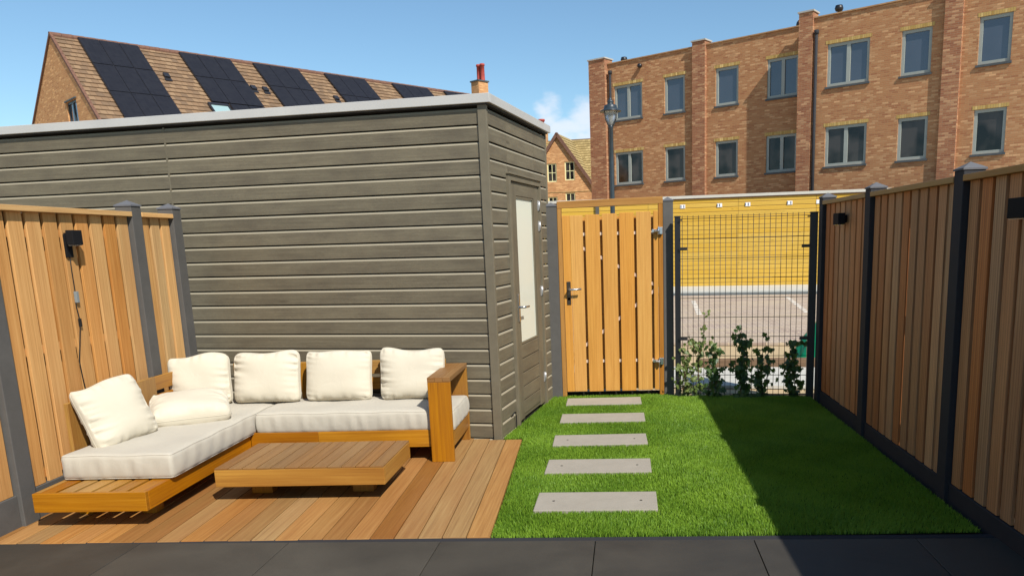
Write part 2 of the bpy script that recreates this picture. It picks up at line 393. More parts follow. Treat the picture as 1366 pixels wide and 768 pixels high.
cam.clip_start=.05; cam.clip_end=2000
scene.camera=co
vs=scene.view_settings; vs.view_transform='Standard'; vs.look='None'; vs.exposure=.32; vs.gamma=1
scene.render.engine='CYCLES'; scene.cycles.max_bounces=8; scene.cycles.use_denoising=True

# ------------------------------------------------------------------ ground
b=MB(); b.face([(-600,-600,-.06),(600,-600,-.06),(600,600,-.06),(-600,600,-.06)])
tag(b.build('ground',M['sand']),kind='structure')
A10=R(-10)
def frame10(o): # origin o, x' to the right, y' to the back
    return Matrix.Translation(o)@Matrix.Rotation(A10,4,'Z')
# pavers between the gardens and the store building (parallel with that building)
b=MB(); b.box((-30,-12.6,-.05),(30,-3.1,-.012)); tag(b.build('parking_pavement',M['pavers'],loc=(2.124,23.975,0),rot=A10),kind='structure')
b=MB(); b.box((-30,-3.098,-.05),(30,-2.25,-.004)); tag(b.build('gutter_strip',M['asph'],loc=(2.124,23.975,0),rot=A10),kind='structure')
b=MB(); b.box((-30,-2.248,-.05),(30,-.01,.05)); tag(b.build('pavement',M['kerbc'],loc=(2.124,23.975,0),rot=A10,bevel=.01),kind='structure')
b=MB(); b.box((-12,-15.9,-.05),(14,-14.7,-.02)); tag(b.build('path',M['kerbc'],loc=(2.124,23.975,0),rot=A10),kind='structure')
# white dashed bay lines
for k,(xa,ya,xb,yb) in enumerate(((1.97,19.0,1.72,15.4),(4.33,19.4,3.82,15.3),(6.6,19.0,6.1,15.0))):
    b=MB(); n=9
    for i in range(n):
        f=(i+.25)/n; x=xa+(xb-xa)*f; y=ya+(yb-ya)*f
        b.box((x-.05,y-.075,-.012),(x+.05,y+.075,-.007))
    tag(b.build('parking_line',M['whiteline']),kind='structure')
b=MB(); b.box((-6,-6,-.05),(6,7.6,-.04)); tag(b.build('soil',M['soil']),kind='structure')

# patio tiles + edging
PY=3.74
b=MB()
for i in range(-6,5):
    for j in range(0,8):
        x0=-.99+.8*i; y1=PY-.8*j
        b.box((x0+.002,y1-.8+.002,-.035),(x0+.798,y1-.002,0.0))
xs=[(max(v[0],-9)) for v in b.v]
o=b.build('patio',M['patio'],bevel=.003); o.rotation_euler=(0,0,R(-1.2)); tag(o,kind='structure')
b=MB(); b.box((-4.2,0.0,-.04),(2.0,.05,-.004)); o=b.build('patio_edging',M['postright'],loc=(0,3.745,0),rot=R(-1.0),bevel=.003); tag(o,kind='structure')

# deck: planks running away from the house
SH=Vector((-.885,5.87,0)); sx=Vector((math.cos(A10),math.sin(A10),0)); sy=Vector((-math.sin(A10),math.cos(A10),0))
def shed_front_y(x): return SH.y-(x-SH.x)*math.tan(-A10)*1.0 if x<SH.x else 9
b=MB(); pitch=.127; x=-.665
i=0
while x>-3.36:
    x0=max(x-pitch+.006,-3.375); x1=x
    yend=min(5.83,shed_front_y(x1)-.005) if i<2 else shed_front_y(x1)-.008
    f=3.812+rnd.uniform(-.003,.003)
    sk=-.030
    r=rnd.random()
    # prism skewed slightly in x
    def P(xx,yy,zz): return (xx+sk*(yy-3.83),yy,zz)
    pts=[P(x0,f,-.03),P(x1,f,-.03),P(x1,yend,-.03),P(x0,yend,-.03),P(x0,f,0),P(x1,f,0),P(x1,yend,0),P(x0,yend,0)]
    off=r*41
    for q in ((4,5,6,7),(0,1,5,4),(1,2,6,5),(2,3,7,6),(3,0,4,7)):
        pp=[pts[k] for k in q]
        if q==(0,1,5,4): uv=[(p[0]+off,p[2]+off) for p in pp]
        else: uv=[(p[1]+off,p[0]+p[2]+off*1.7) for p in pp]
        b.face(pp,uv,r)
    x-=pitch; i+=1
tag(b.build('wooden_deck',M['deck'],bevel=.002),kind='structure')

# ------------------------------------------------------------------ artificial grass
def in_grass(X,Y):
    deck=-.655-.030*(Y-3.83)
    shed=SH.x+.012+(Y-SH.y)*math.tan(R(10))
    left=np.where(Y<5.82,deck,np.where(Y<SH.y,deck,shed))
    back=7.44-(X-.5)*.13
    back=np.where(X<.52,7.50,back)
    front=3.80
    ok=(X>left)&(X<1.845)&(Y>front)&(Y<back)
    return ok
STONES=[(-.47,.236,4.165,4.485,-1.2),(-.467,.237,4.89,5.205,-1.0),(-.469,.242,5.59,5.90,.6),(-.461,.257,6.335,6.65,-.3),(-.45,.253,7.03,7.34,.2)]
rs=np.random.RandomState(3)
N=290000
X=rs.uniform(-1.0,1.86,N); Y=rs.uniform(3.79,7.52,N)
ok=in_grass(X,Y)
for x0,x1,y0,y1,a in STONES: ok&=~((X>x0+.003)&(X<x1-.003)&(Y>y0+.004)&(Y<y1-.002))
X=X[ok];Y=Y[ok];N=len(X)
h=rs.uniform(.008,.0150,N); wd=rs.uniform(.0014,.0026,N)
ang=rs.uniform(0,2*np.pi,N)
# combed patches: nap direction varies slowly
nap=2.2*np.sin(X*2.3+1.1*np.sin(Y*1.7))+1.3*np.sin(Y*3.1+X*1.3)
la=np.where(rs.rand(N)<.6,nap+rs.normal(0,.7,N),rs.uniform(0,2*np.pi,N))
lean=rs.uniform(.1,1.1,N)*h
dx=np.cos(la)*lean; dy=np.sin(la)*lean
cx=np.cos(ang)*wd; cy=np.sin(ang)*wd
V=np.zeros((N,5,3),dtype=np.float32)
V[:,0]=np.stack([X-cx,Y-cy,np.full(N,-.012)],1); V[:,1]=np.stack([X+cx,Y+cy,np.full(N,-.012)],1)
mz=h*.62-.006
V[:,2]=np.stack([X+cx*.8+dx*.35,Y+cy*.8+dy*.35,mz],1); V[:,3]=np.stack([X-cx*.8+dx*.35,Y-cy*.8+dy*.35,mz],1)
V[:,4]=np.stack([X+dx,Y+dy,h],1)
me=bpy.data.meshes.new('artificial_grass')
me.vertices.add(N*5); me.vertices.foreach_set('co',V.ravel())
base=(np.arange(N)*5)[:,None]
loops=np.concatenate([base+np.array([0,1,2,3]),base+np.array([3,2,4])],1).ravel()
me.loops.add(N*7); me.loops.foreach_set('vertex_index',loops.astype(np.int32))
ls=np.empty(N*2,dtype=np.int32); ls[0::2]=np.arange(N)*7; ls[1::2]=np.arange(N)*7+4
me.polygons.add(N*2); me.polygons.foreach_set('loop_start',ls)
at=me.attributes.new('rnd','FLOAT','FACE')
patch=.5+.22*np.sin(X*1.9+Y*2.7)+.16*np.sin(Y*5.1-X*3.3)
at.data.foreach_set('value',np.clip(np.repeat(rs.rand(N)*.6+patch*.4+.10*np.sin(X*11+2*np.sin(Y*9)),2),0,1).astype(np.float32))
me.update(calc_edges=True); me.validate(); me.materials.append(M['blade'])
go=bpy.data.objects.new('artificial_grass',me); COL.objects.link(go)
tag(go,'bright green artificial lawn between the deck and the right fence','grass',kind='stuff')
b=MB(); b.face([(-.66,3.80,-.012),(1.86,3.80,-.012),(1.86,7.26,-.012),(.52,7.44,-.012),(.5,7.5,-.012),(-.62,7.5,-.012),(-.885,5.86,-.012),(-.72,5.86,-.012)])
tag(b.build('lawn_base',M['turfbase']),kind='structure')
stone_pos=['nearest the patio, first in the row','second from the patio','third from the patio, middle one','fourth from the patio','farthest from the patio, by the gate']
proto=None
for i,(x0,x1,y0,y1,a) in enumerate(STONES):
    b=MB(); b.box((-(x1-x0)/2,-(y1-y0)/2,-.03),((x1-x0)/2,(y1-y0)/2,.011),r=i*.19)
    o=b.build('stepping_stone',M['slab'],loc=((x0+x1)/2,(y0+y1)/2,0),rot=R(a),bevel=.004)
    tag(o,'flat grey stepping slab in the grass, '+stone_pos[i],'stepping stone','stepping stones across the lawn')
    if i in (0,1,2):
        for q,px_ in enumerate((-.25,.26)):
            c=MB(); c.ring([(.009,.0113),(.006,.0118),(0,.0118)],loc=(px_,0,0),seg=8); c.build('lifting_hole',M['dark'],parent=o)

# ------------------------------------------------------------------ shed
shed=empty('garden_shed',SH,A10,'taupe grey timber shed with horizontal boards and a flat roof','shed')
PIT=.1175; ZT=2.472
def cladding(name,L,seams,openings,axis,parent,zlow=.0,pm=1):
    """boards running along local x (axis 0, front face at y=0 looking -y) or local y (axis 1, face at x=0 looking +x)"""
    b=MB(); n=int(ZT/PIT)+1
    segs=[]
    for k in range(n):
        z1=ZT-k*PIT; z0=z1-PIT
        if z1<=zlow+.01: break
        z0=max(z0,zlow)
        spans=[(L[0],L[1])]
        for (a,c,zz0,zz1) in openings:
            if zz0<z1-.02 and zz1>z0+.06:
                ns=[]
                for s,e in spans:
                    if c<=s or a>=e: ns.append((s,e))
                    else:
                        if a>s: ns.append((s,a))
                        if c<e: ns.append((c,e))
                spans=ns
        for sm,zs0,zs1 in seams:
            ns=[]
            for s,e in spans:
                if s<sm<e and zs0<z0+.05<zs1: ns+=[(s,sm-.002),(sm+.002,e)]
                else: ns.append((s,e))
            spans=ns
        for s,e in spans:
            r=rnd.random(); off=r*53
            jit=rnd.uniform(-.0006,.0006)
            # profile (out, z): bottom lip, face, chamfer, groove
            top=z1-.009
            pr=[(-.030,z0),(0.0,z0),(jit,z0+.002),(jit,top-.016),(-.011,top),(-.030,top)]
            for i in range(len(pr)-1):
                (o0,a0),(o1,a1)=pr[i],pr[i+1]
                if axis==0: pts=[(s,-o0,a0),(e,-o0,a0),(e,-o1,a1),(s,-o1,a1)]
                else: pts=[(o0,s,a0),(o0,e,a0),(o1,e,a1),(o1,s,a1)]
                uv=[(s+off,a0+off*1.3+o0),(e+off,a0+off*1.3+o0),(e+off,a1+off*1.3+o1),(s+off,a1+off*1.3+o1)]
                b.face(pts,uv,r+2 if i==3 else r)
            # ends
            for xx,flip in ((s,0),(e,1)):
                if axis==0: pts=[(xx,-o_,a_) for o_,a_ in pr]
                else: pts=[(o_,xx,a_) for o_,a_ in pr]
                b.face(pts[::-1] if flip else pts,None,r)
    return b.build(name,M['shed'],parent=parent)
LF=-6.2; DS=1.66
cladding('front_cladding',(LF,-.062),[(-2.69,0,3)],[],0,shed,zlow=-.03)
DO=(.42,1.37,-.1,2.03)
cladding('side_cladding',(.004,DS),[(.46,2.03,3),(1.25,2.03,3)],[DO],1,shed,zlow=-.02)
b=MB(); b.box((LF,.030,-.03),(-.030,DS-.02,2.49),skip=('t',)); b.build('wall',M['dark'],parent=shed)
b=MB(); b.box((-.060,-.014,-.03),(.006,.003,2.49)); b.box((-.02,-.012,-.03),(.0065,.02,2.49))
b.build('corner_trim',M['shedtrim'],parent=shed,bevel=.002)
b=MB(); b.box((-.03,DS+.0005,-.03),(.006,DS+.03,2.49)); b.build('corner_trim',M['shedtrim'],parent=shed,bevel=.002)
b=MB()
b.box((LF-.03,-.045,2.492),(.045,-.020,2.556)); b.box((.020,-.0195,2.492),(.045,DS+.06,2.556)); b.box((LF-.03,DS+.035,2.492),(.0195,DS+.06,2.556))
b.build('roof_trim',M['capmetal'],parent=shed,bevel=.003)
b=MB(); b.box((LF-.03,-.0195,2.482),(.0195,DS+.034,2.545)); b.build('roof',M['felt'],parent=shed)
b=MB(); b.box((LF,.002,2.474),(-.001,.022,2.482)); b.box((-.022,.003,2.474),(-.001,DS,2.4815)); b.build('eaves_shadow_strip',M['dark'],parent=shed)  # near-black strip standing in for the shadow below the roof trim
b=MB(); b.box((-2.699,.0005,0),(-2.683,.012,2.47)); b.build('joint_strip',M['shedtrim'],parent=shed)
# door in the side wall
door=MB(); 
a0,a1=DO[0]+.05,DO[1]-.045
ft=MB()
ft.box((-.02,DO[0],-.02),(.022,DO[0]+.045,2.03)); ft.box((-.02,DO[1]-.04,-.02),(.022,DO[1],2.03)); ft.box((-.02,DO[0]+.045,1.985),(.022,DO[1]-.04,2.03),grain=1)
fr=ft.build('door_frame',M['shedtrim'],parent=shed,bevel=.002)
gy0,gy1,gz0,gz1=.635,1.165,.655,1.875
d=MB(); X0,X1=-.03,.006
d.box((X0,a0,.02),(X1,gy0,1.98)); d.box((X0,gy1,.02),(X1,a1,1.98)); d.box((X0,gy0,gz1),(X1,gy1,1.98),grain=1); 
d.box((X0,gy0,.02),(X1-.012,gy1,gz0),grain=1)
for k in range(5):
    z0=.055+k*.12; d.box((X1-.012,gy0,z0),(X1-.003,gy1,z0+.112),grain=1)
dl=d.build('door',M['shed'],parent=shed,bevel=.003)
g=MB(); g.box((-.02,gy0,gz0),(-.010,gy1,gz1)); g.build('door_glass',M['frosted'],parent=dl)
g=MB()
for q in ((gy0,gy0+.016,gz0,gz1),(gy1-.016,gy1,gz0,gz1)): g.box((-.0098,q[0],q[2]),(.001,q[1],q[3]))
g.box((-.0098,gy0+.016,gz1-.016),(.001,gy1-.016,gz1),grain=1); g.box((-.0098,gy0+.016,gz0),(.001,gy1-.016,gz0+.016),grain=1)
g.build('glazing_bead',M['shedtrim'],parent=dl)
g=MB(); g.box((X1,.565,.85),(X1+.009,.602,1.08)); hp=g.build('handle_plate',M['steel'],parent=dl,bevel=.003)
g=MB(); g.tube([(X1+.008,.584,.972),(X1+.05,.584,.972),(X1+.056,.60,.972),(X1+.056,.70,.970)],.009,8); g.build('handle',M['steel'],parent=dl)
for z in (1.82,1.64,1.06,.26):
    g=MB(); g.ring([(0,-.04),(.006,-.04),(.006,.04),(0,.04)],loc=(X1+.010,a1+.003,z),seg=10); g.box((X1+.0005,a1-.03,z-.045),(X1+.006,a1+.0,z+.045))
    g.build('hinge',M['whitemetal'],parent=dl)
b=MB(); b.box((-.01,DO[0]-.01,2.031),(.035,DO[1]+.01,2.046),grain=1); b.build('drip_strip',M['shedtrim'],parent=shed,bevel=.002)
b=MB(); b.tube([(.004,.27,.12),(.02,.29,.145),(.02,.325,.14),(.018,.34,.09),(.02,.335,.02),(.03,.33,-.03)],.005,6); b.build('cable',M['cable'],parent=shed)

# ------------------------------------------------------------------ fences
def post_mesh(h,s=.06,cap=.035):
    b=MB(); b.box((-s,-s,-.05),(s,s,h-cap-.01))
    e=s+.006
    return b
def post_cap(o,h,s,cap):
    b=MB(); e=s+.005; t=(0,0,h); z=h-cap-.0095
    b.box((-e,-e,z),(e,e,h-cap),r=.4,skip=('t',))
    c=[(-e,-e,h-cap),(e,-e,h-cap),(e,e,h-cap),(-e,e,h-cap)]
    for k in range(4): b.face([c[k],c[(k+1)%4],t],None,.4)
    b.build('cap',M['postcap'],parent=o)
def fence(name,label,X,side,posts,loY,hiY,wood,conc,Zk,lo_open=False,z0=.185,seed=1):
    """runs along Y at X. side=+1: garden is on +x side (left fence); -1: garden on -x side"""
    q=random.Random(seed)
    root=empty('timber_fence',(X,0,0),0,label,'fence')
    for py in posts:
        o=post_mesh(1.868 if side>0 else 1.855,.058).build('post',conc,parent=root,loc=(-side*.058,py,0),bevel=.004); post_cap(o,1.868 if side>0 else 1.855,.058,.035)
    ys=[loY]+list(posts)+[hiY]; ys=sorted(set(ys))
    for a,c in zip(ys[:-1],ys[1:]):
        if c-a<.12: continue
        A=a+(.058 if a in posts else 0); C=c-(.058 if c in posts else 0)
        b=MB(); P=.1365; W=.111
        n=max(1,int(round((C-A)/P))); P=(C-A)/n; W=P*(.80 if side>0 else .76)
        xf=-side*.030   # front face of near boards behind the post face
        def bx(x0,x1,y0,y1,z0_,z1_,r): b.box((min(x0,x1),y0,z0_),(max(x0,x1),y1,z1_),2,r)
        for k in range(n):
            y0=A+k*P+(P-W)/2
            bx(xf,xf-side*.018,y0,y0+W,z0-.005+q.uniform(-.003,.003),1.752,q.random())
        b.build('board_panel',wood,parent=root,bevel=.0025)
        b=MB()
        for k in range(n-1):
            w_=P*.965 if q.random()>.05 else P*.84
            y0=A+(k+1)*P-w_/2+q.uniform(-.004,.004)
            bx(xf-side*.064,xf-side*.082,y0,y0+w_,z0,1.75,q.random())
        bx(xf-side*.0645,xf-side*.0825,A,A+P*.5,z0,1.749,q.random()); bx(xf-side*.0645,xf-side*.0825,C-P*.5,C,z0,1.749,q.random())
        b.build('back_boards',wood,parent=root)
        b=MB()
        for z in (.23,.95,1.63):
            b=MB(); bx(xf-side*.0185,xf-side*.0635,A,C,z-.02,z+.025,q.random()); b.build('rail',wood,parent=root)
        b=MB(); x0,x1=-side*(-.004),-side*.11
        b.box((min(x0,x1),A,1.7525),(max(x0,x1),C,1.785),1,q.random()); b.build('top_rail',M['gateframe'] if side<0 else wood,parent=root,bevel=.003)
        b=MB(); x0,x1=-side*.022,-side*.075
        b.box((min(x0,x1),A,-.05),(max(x0,x1),C,z0-.008),1,q.random()); b.build('kickboard',conc,parent=root,bevel=.004)
    return root
LX=-3.345
fence('timber_fence','golden cedar board fence behind the sofa with grey concrete posts',LX,1,[-.37,1.13,2.63,4.13,5.52,6.04],-1.8,6.10,M['cedar'],M['postconc'],.18,z0=.19,seed=5)
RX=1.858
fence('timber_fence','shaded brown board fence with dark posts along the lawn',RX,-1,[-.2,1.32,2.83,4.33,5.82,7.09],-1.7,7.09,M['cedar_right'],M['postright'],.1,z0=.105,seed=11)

# wall lamps on the fences
def wall_lamp(x,y,z,side,label,cable=False,dp=.085,hw=.075):
    root=empty('wall_lamp',(x,y,z),0,label,'wall lamp','black box lamps on the fences')
    s=side
    b=MB(); x0,x1=s*.03,s*dp
    b.box((min(x0,x1),-hw,-.045),(max(x0,x1),hw,.045)); b.build('lamp_housing',M['plasticblack'],parent=root,bevel=.004)
    b=MB(); x0,x1=0,s*.036; b.box((min(x0,x1),-.022,-.03),(max(x0,x1),.022,.03)); 
    if cable: b.box((min(0,s*.012),-.03,-.12),(max(0,s*.012),.03,.02))
    b.build('bracket',M['plasticblack'],parent=root,bevel=.002)
    b=MB(); x0,x1=s*.035,s*(dp-.006); b.box((min(x0,x1),-hw+.006,-.049),(max(x0,x1),hw-.006,-.0455)); b.build('lens',M['lampglass'],parent=root)
    if cable:
        b=MB(); pts=[(.018,.0,-.09),(.02,-.005,-.2),(.018,.0,-.33),(.02,-.012,-.42),(.022,.0,-.52),(.02,-.03,-.65),(.02,-.06,-.76),(.018,-.045,-.9),(.018,-.02,-1.1)]
        b.tube([(p[0]-.012,p[1],p[2]) for p in pts],.0032,6); c=b.build('cable',M['cable'],parent=root)
        b=MB(); b.box((.002,-.012,-.40),(.02,.012,-.33)); b.build('connector',M['gluebox'],parent=c,bevel=.002)
        b=MB(); b.box((.002,-.008,-.55),(.016,.008,-.50)); b.build('connector',M['cable'],parent=c,bevel=.002)
wall_lamp(LX-.029,4.80,1.605,1,'black box lamp with dangling cable on the sunlit left fence',True,.075,.045)
wall_lamp(RX+.029,6.42,1.615,-1,'small black box lamp on the far end of the shaded right fence')
wall_lamp(RX+.029,3.60,1.59,-1,'black box lamp near the camera, cut by the right frame edge')

# ------------------------------------------------------------------ gate
GY=7.50
gp=M['postconc']
for x,h,l in ((-.562,1.862,'slim dark concrete gate post beside the shed corner'),(.540,1.882,'dark concrete gate post between wooden gate and wire mesh')):
    b=post_mesh(h,.057 if x<0 else .048,.03); o=b.build('gate_post',gp,loc=(x,GY+.03,0),bevel=.004); post_cap(o,h,.057 if x<0 else .048,.03); tag(o,l,'post','concrete posts beside the gate')
gate=empty('garden_gate',(0,GY,0),0,'wooden garden gate of vertical boards with a lever handle','gate')
b=MB(); b.box((-.503,-.025,-.03),(-.462,.045,1.81)); b.box((.449,-.025,-.03),(.490,.045,1.83)); b.build('gate_frame',M['gateframe'],parent=gate,bevel=.003)
# top beam, a touch higher on the right
b=MB(); Mx=Matrix.Translation((0,0,1.845))@Matrix.Rotation(R(-1.2),4,'Y'); b.box((-.503,-.028,-.032),(.492,.045,.032),0,M=Mx); b.build('top_beam',M['gateframe'],parent=gate,bevel=.003)
slots=[-.252,-.0915,.0695,.229,.3895]
leafL,leafR=-.458,.444
ed=[leafL]; 
for s_ in slots: ed+=[s_-.0115,s_+.0115]
ed.append(leafR)
leaf=MB(); rr=[.13,.31,.47,.22,.63,.15]
for i in range(6):
    a,c=ed[2*i],ed[2*i+1]; zt=1.735+.022*i/5
    if i==0:
        m_=a+.075; leaf.box((a,-.030,.05),(m_-.001,-.012,zt),2,.52); leaf.box((m_+.001,-.030,.05),(c,-.012,zt),2,.13)
    else: leaf.box((a,-.030,.05+rnd.uniform(-.003,.003)),(c,-.012,zt),2,rr[i])
lf=leaf.build('gate_boards',M['gate'],parent=gate,bevel=.0025)
b=MB()
for s_ in slots: b.box((s_-.055,.030,.06),(s_+.055,.046,1.72))
b.build('back_boards',M['gate'],parent=gate)
b=MB()
for z in (.345,1.56): b.box((leafL+.01,-.0115,z-.014),(leafR-.004,.0295,z+.014),0,.2)
def brace(p,q):
    d=Vector((q[0]-p[0],0,q[1]-p[1])); L=d.length; ang=-math.atan2(d.z,d.x)
    Mx=Matrix.Translation((p[0],0,p[1]))@Matrix.Rotation(ang,4,'Y')
    b.box((0,-.0114,-.014),(L,.0294,.014),0,.3,M=Mx)
brace((-.40,.40),(.425,1.03)); brace((-.40,1.50),(.425,1.06))
b.build('brace',M['brace'],parent=gate)
g=MB(); g.box((-.432,-.036,.90),(-.394,-.0305,1.12)); hp=g.build('handle_plate',M['bronze'],parent=gate,bevel=.003)
g=MB(); g.tube([(-.413,-.035,1.045),(-.413,-.083,1.045),(-.395,-.09,1.046),(-.290,-.088,1.05)],.010,8); g.build('handle',M['steel'],parent=gate)
g=MB(); g.ring([(0,-.018),(.014,-.018),(.014,.0),(0,.0)],loc=(-.413,-.036,.955),seg=12,M=Matrix.Rotation(R(90),3,'X')); g.build('key_cylinder',M['bronze'],parent=gate)
for z in (1.572,.335):
    g=MB(); g.box((.385,-.040,z-.014),(.445,-.0305,z+.014)); g.box((.442,-.055,z-.032),(.486,-.030,z+.032)); 
    g.tube([(.448,-.062,z-.035),(.448,-.062,z+.035)],.011,8); g.tube([(.41,-.055,z),(.45,-.075,z)],.012,8)
    g.build('hinge',M['steel'],parent=gate,bevel=.002)
b=MB(); b.box((-.5,.046,-.05),(.488,.06,.03)); b.build('threshold',M['dark'],parent=gate)

# ------------------------------------------------------------------ wire mesh panel
mf=empty('wire_mesh_fence',(.622,7.40,0),math.atan2(-.16,1.20),'black steel wire mesh panel with two posts carrying ivy','fence')
W=1.215
for x,s in ((0,.026),(W+.012,.034)):
    b=MB(); b.box((x-s,-.026,-.05),(x+s,.026,1.685)); b.box((x-s-.003,-.029,1.686),(x+s+.003,.029,1.70)); b.build('post',M['steelblack'],parent=mf,bevel=.003)
b=MB(); x=.045
while x<W-.03:
    b.tube([(x,-.03,.015),(x,-.03,1.700)],.0028,5); x+=.0497
for k in range(10):
    z=1.672-.1825*k
    if z<.02: break
    b.tube([(.02,-.0255,z),(W-.01,-.0255,z)],.0028,5); b.tube([(.02,-.0348,z),(W-.01,-.0348,z)],.0024,5)
b.build('wire_mesh',M['steelblack'],parent=mf)
for z in (1.66,1.40,.56):
    for xx,dx in ((.015,1),(W-.02,-1)):
        b=MB(); L=.075; 
        if z>1.6: L=.03
        x0,x1=sorted((xx,xx+dx*L)); b.box((x0,-.044,z-.014 if z<1.6 else z-.006),(x1,-.037,z+.014 if z<1.6 else z+.006)); b.ring([(.0,.0),(.006,.0),(.006,.003),(0,.003)],loc=(xx+dx*L*.55,-.044,z),seg=8,M=Matrix.Rotation(R(90),3,'X')); b.build('clamp',M['steelblack'],parent=mf,bevel=.001)

# ------------------------------------------------------------------ ivy plants on the mesh
def ivy_leaf(b,c,n,up,s,r):
    n=n.normalized(); u=(up-n*up.dot(n)).normalized(); v=n.cross(u)
    out=[(0,-.25),(.32,-.38),(.62,-.05),(.42,.22),(.55,.55),(.2,.5),(0,.95),(-.2,.5),(-.55,.55),(-.42,.22),(-.62,-.05),(-.32,-.38)]
    pts=[c+v*(x*s)+u*(y*s)+n*(-.22*s*abs(x)) for x,y in out]
    cc=c+u*(.1*s)+n*(.04*s)
    for k in range(12): b.face([cc,pts[k],pts[(k+1)%12]],None,r)
def ivy(x,h,nl,spread,light,label,seed,sz=.032,twigs=2):
    q=random.Random(seed)
    base=mf.matrix_basis@Vector((x,0,0))
    root=empty('ivy_plant',base,mf.rotation_euler.z,label,'climbing plant','ivy plants on the wire mesh')
    st=MB(); lv=MB(); paths=[]
    for k in range(twigs):
        p=[]; xx=q.uniform(-.01,.01); hh=h*(1 if k==0 else q.uniform(.45,.9)); dr=q.uniform(-.5,.5)*spread
        for i in range(9):
            f=i/8; p.append((xx+dr*f+.02*math.sin(f*7+k*2+seed),-.02+.02*math.sin(f*9+seed)+q.uniform(-.004,.004),-.03+(hh+.03)*f))
        st.tube(p,[.0045-.003*i/8 for i in range(9)],5); paths.append(p)
    for i in range(int(nl*1.35)):
        p=paths[q.randrange(len(paths))]; f=q.random()**.85; k=min(7,int(f*8)); t_=f*8-k
        c=Vector(p[k]).lerp(Vector(p[k+1]),t_)
        clump=.6+.4*math.sin(f*16+seed*1.7)
        a=q.uniform(-math.pi,math.pi); rr=q.uniform(.01,.105)*clump
        c2=c+Vector((math.cos(a)*rr*1.15,-abs(math.sin(a))*rr*.7+q.uniform(0,.03),q.uniform(-.02,.03)))
        c2.z=max(c2.z,.02)
        n=Vector((q.uniform(-.8,.8),-1+q.uniform(-.3,.9),q.uniform(-.2,.9)))
        st.tube([c,(c+c2)/2+Vector((0,0,.006)),c2],.0011,4)
        ivy_leaf(lv,c2,n,Vector((q.uniform(-.6,.6),0,-1)),sz*q.uniform(.55,1.25),q.random())
    st.build('stem',M['stem'],parent=root); lv.build('foliage',M['ivylight'] if light else M['ivy'],parent=root)
ivy(.075,.60,105,.06,True,'pale yellow green ivy next to the left mesh post',1,.036,3)
ivy(.185,.80,80,.10,True,'tall thin light green ivy, second from the left mesh post',2,.034,2)
ivy(.345,.52,75,.03,False,'ivy with one bright green tuft on top, third from the left mesh post',3,.046,2)
ivy(.62,.66,120,.05,False,'densest dark ivy in the middle of the mesh',4,.050,2)
ivy(.80,.58,75,.16,False,'loose spreading ivy right of the densest plant',5,.046,3)
ivy(1.06,.52,90,.06,False,'dark ivy in front of the green sheet by the right mesh post',6,.050,2)
b=MB(); q=random.Random(9)
for i in range(9): ivy_leaf(b,Vector((.345+q.uniform(-.04,.04),-.045+q.uniform(-.02,.02),.50+q.uniform(-.05,.04))),Vector((q.uniform(-.5,.5),-1,.5)),Vector((q.uniform(-.5,.5),0,-1)),.034,.8)
o=[x for x in COL.objects if x.name.startswith('ivy_plant')][2]
tuft=b.build('leaf_tuft',M['ivylight'],parent=o,loc=(-.345,0,0)); tuft['label']='bright green leaf tuft'

# ------------------------------------------------------------------ things beyond the mesh
b=MB(); q=random.Random(4)
G=18; pts={}
for i in range(G+1):
    for j in range(G+1):
        u=(i/G-.5)*2; v=(j/G-.5)*2; d=min(1,math.hypot(u,v)); 
        hgt=.62*(1-d**2.2)**.8 if d<1 else 0
        x_=u*.72; y_=v*.5
        n_=.05*math.sin(u*9+v*4)+.04*math.sin(v*13-u*5)+q.uniform(-.012,.012)
        pts[i,j]=(x_+n_*.4,y_+n_*.3,max(-.06,hgt+n_*(1-d)*1.5-.03))
for i in range(G):
    for j in range(G): b.face([pts[i,j],pts[i+1,j],pts[i+1,j+1],pts[i,j+1]],None,q.random(),True)
tag(b.build('plastic_sheet',M['tarp'],loc=(2.98,9.75,0)),'heaped emerald green plastic sheet behind the right mesh post','plastic sheet')
b=MB(); Mx=Matrix.Translation((1.75,9.15,.0))@Matrix.Rotation(R(-4),4,'Z'); b.box((-.75,-.05,-.05),(.85,.05,.075),0,.2,M=Mx); 
tag(b.build('timber_sleeper',M['timberdark'],bevel=.006),'low brown timber sleeper lying on the sand behind the mesh','sleeper')

# ------------------------------------------------------------------ corner sofa
TZ=.212
sofa=empty('corner_sofa',(-2.9,5.0,0),0,'low L-shaped teak corner sofa with slatted base on the deck','sofa')
def part(mb,name,mat,bev=.003,parent=None):
    o=mb.build(name,mat,parent=parent or sofa,bevel=bev)
    if (parent or sofa) is sofa: o.location=(2.9,-5.0,0)
    return o
T=M['teak']
sx0,sx1,sy0=-3.225,-2.585,4.0
# aprons
b=MB(); b.box((sx0,sy0,.103),(sx1-.0,sy0+.028,TZ),0); b.box((sx1-.028,sy0+.0285,.103),(sx1,5.27,TZ),1); b.box((sx0,sy0+.0285,.103),(sx0+.028,5.88,TZ),1)
part(b,'apron',T)
b=MB(); b.box((-2.5845,5.27,.103),(-2.1,5.298,TZ+.012),0); b.box((-2.0995,5.27,.103),(-1.135,5.298,TZ+.012),0); b.box((-1.163,5.2985,.103),(-1.135,5.86,TZ+.012),1); b.box((-2.6,5.86,.103),(-1.135,5.882,TZ),0)
part(b,'apron',T)
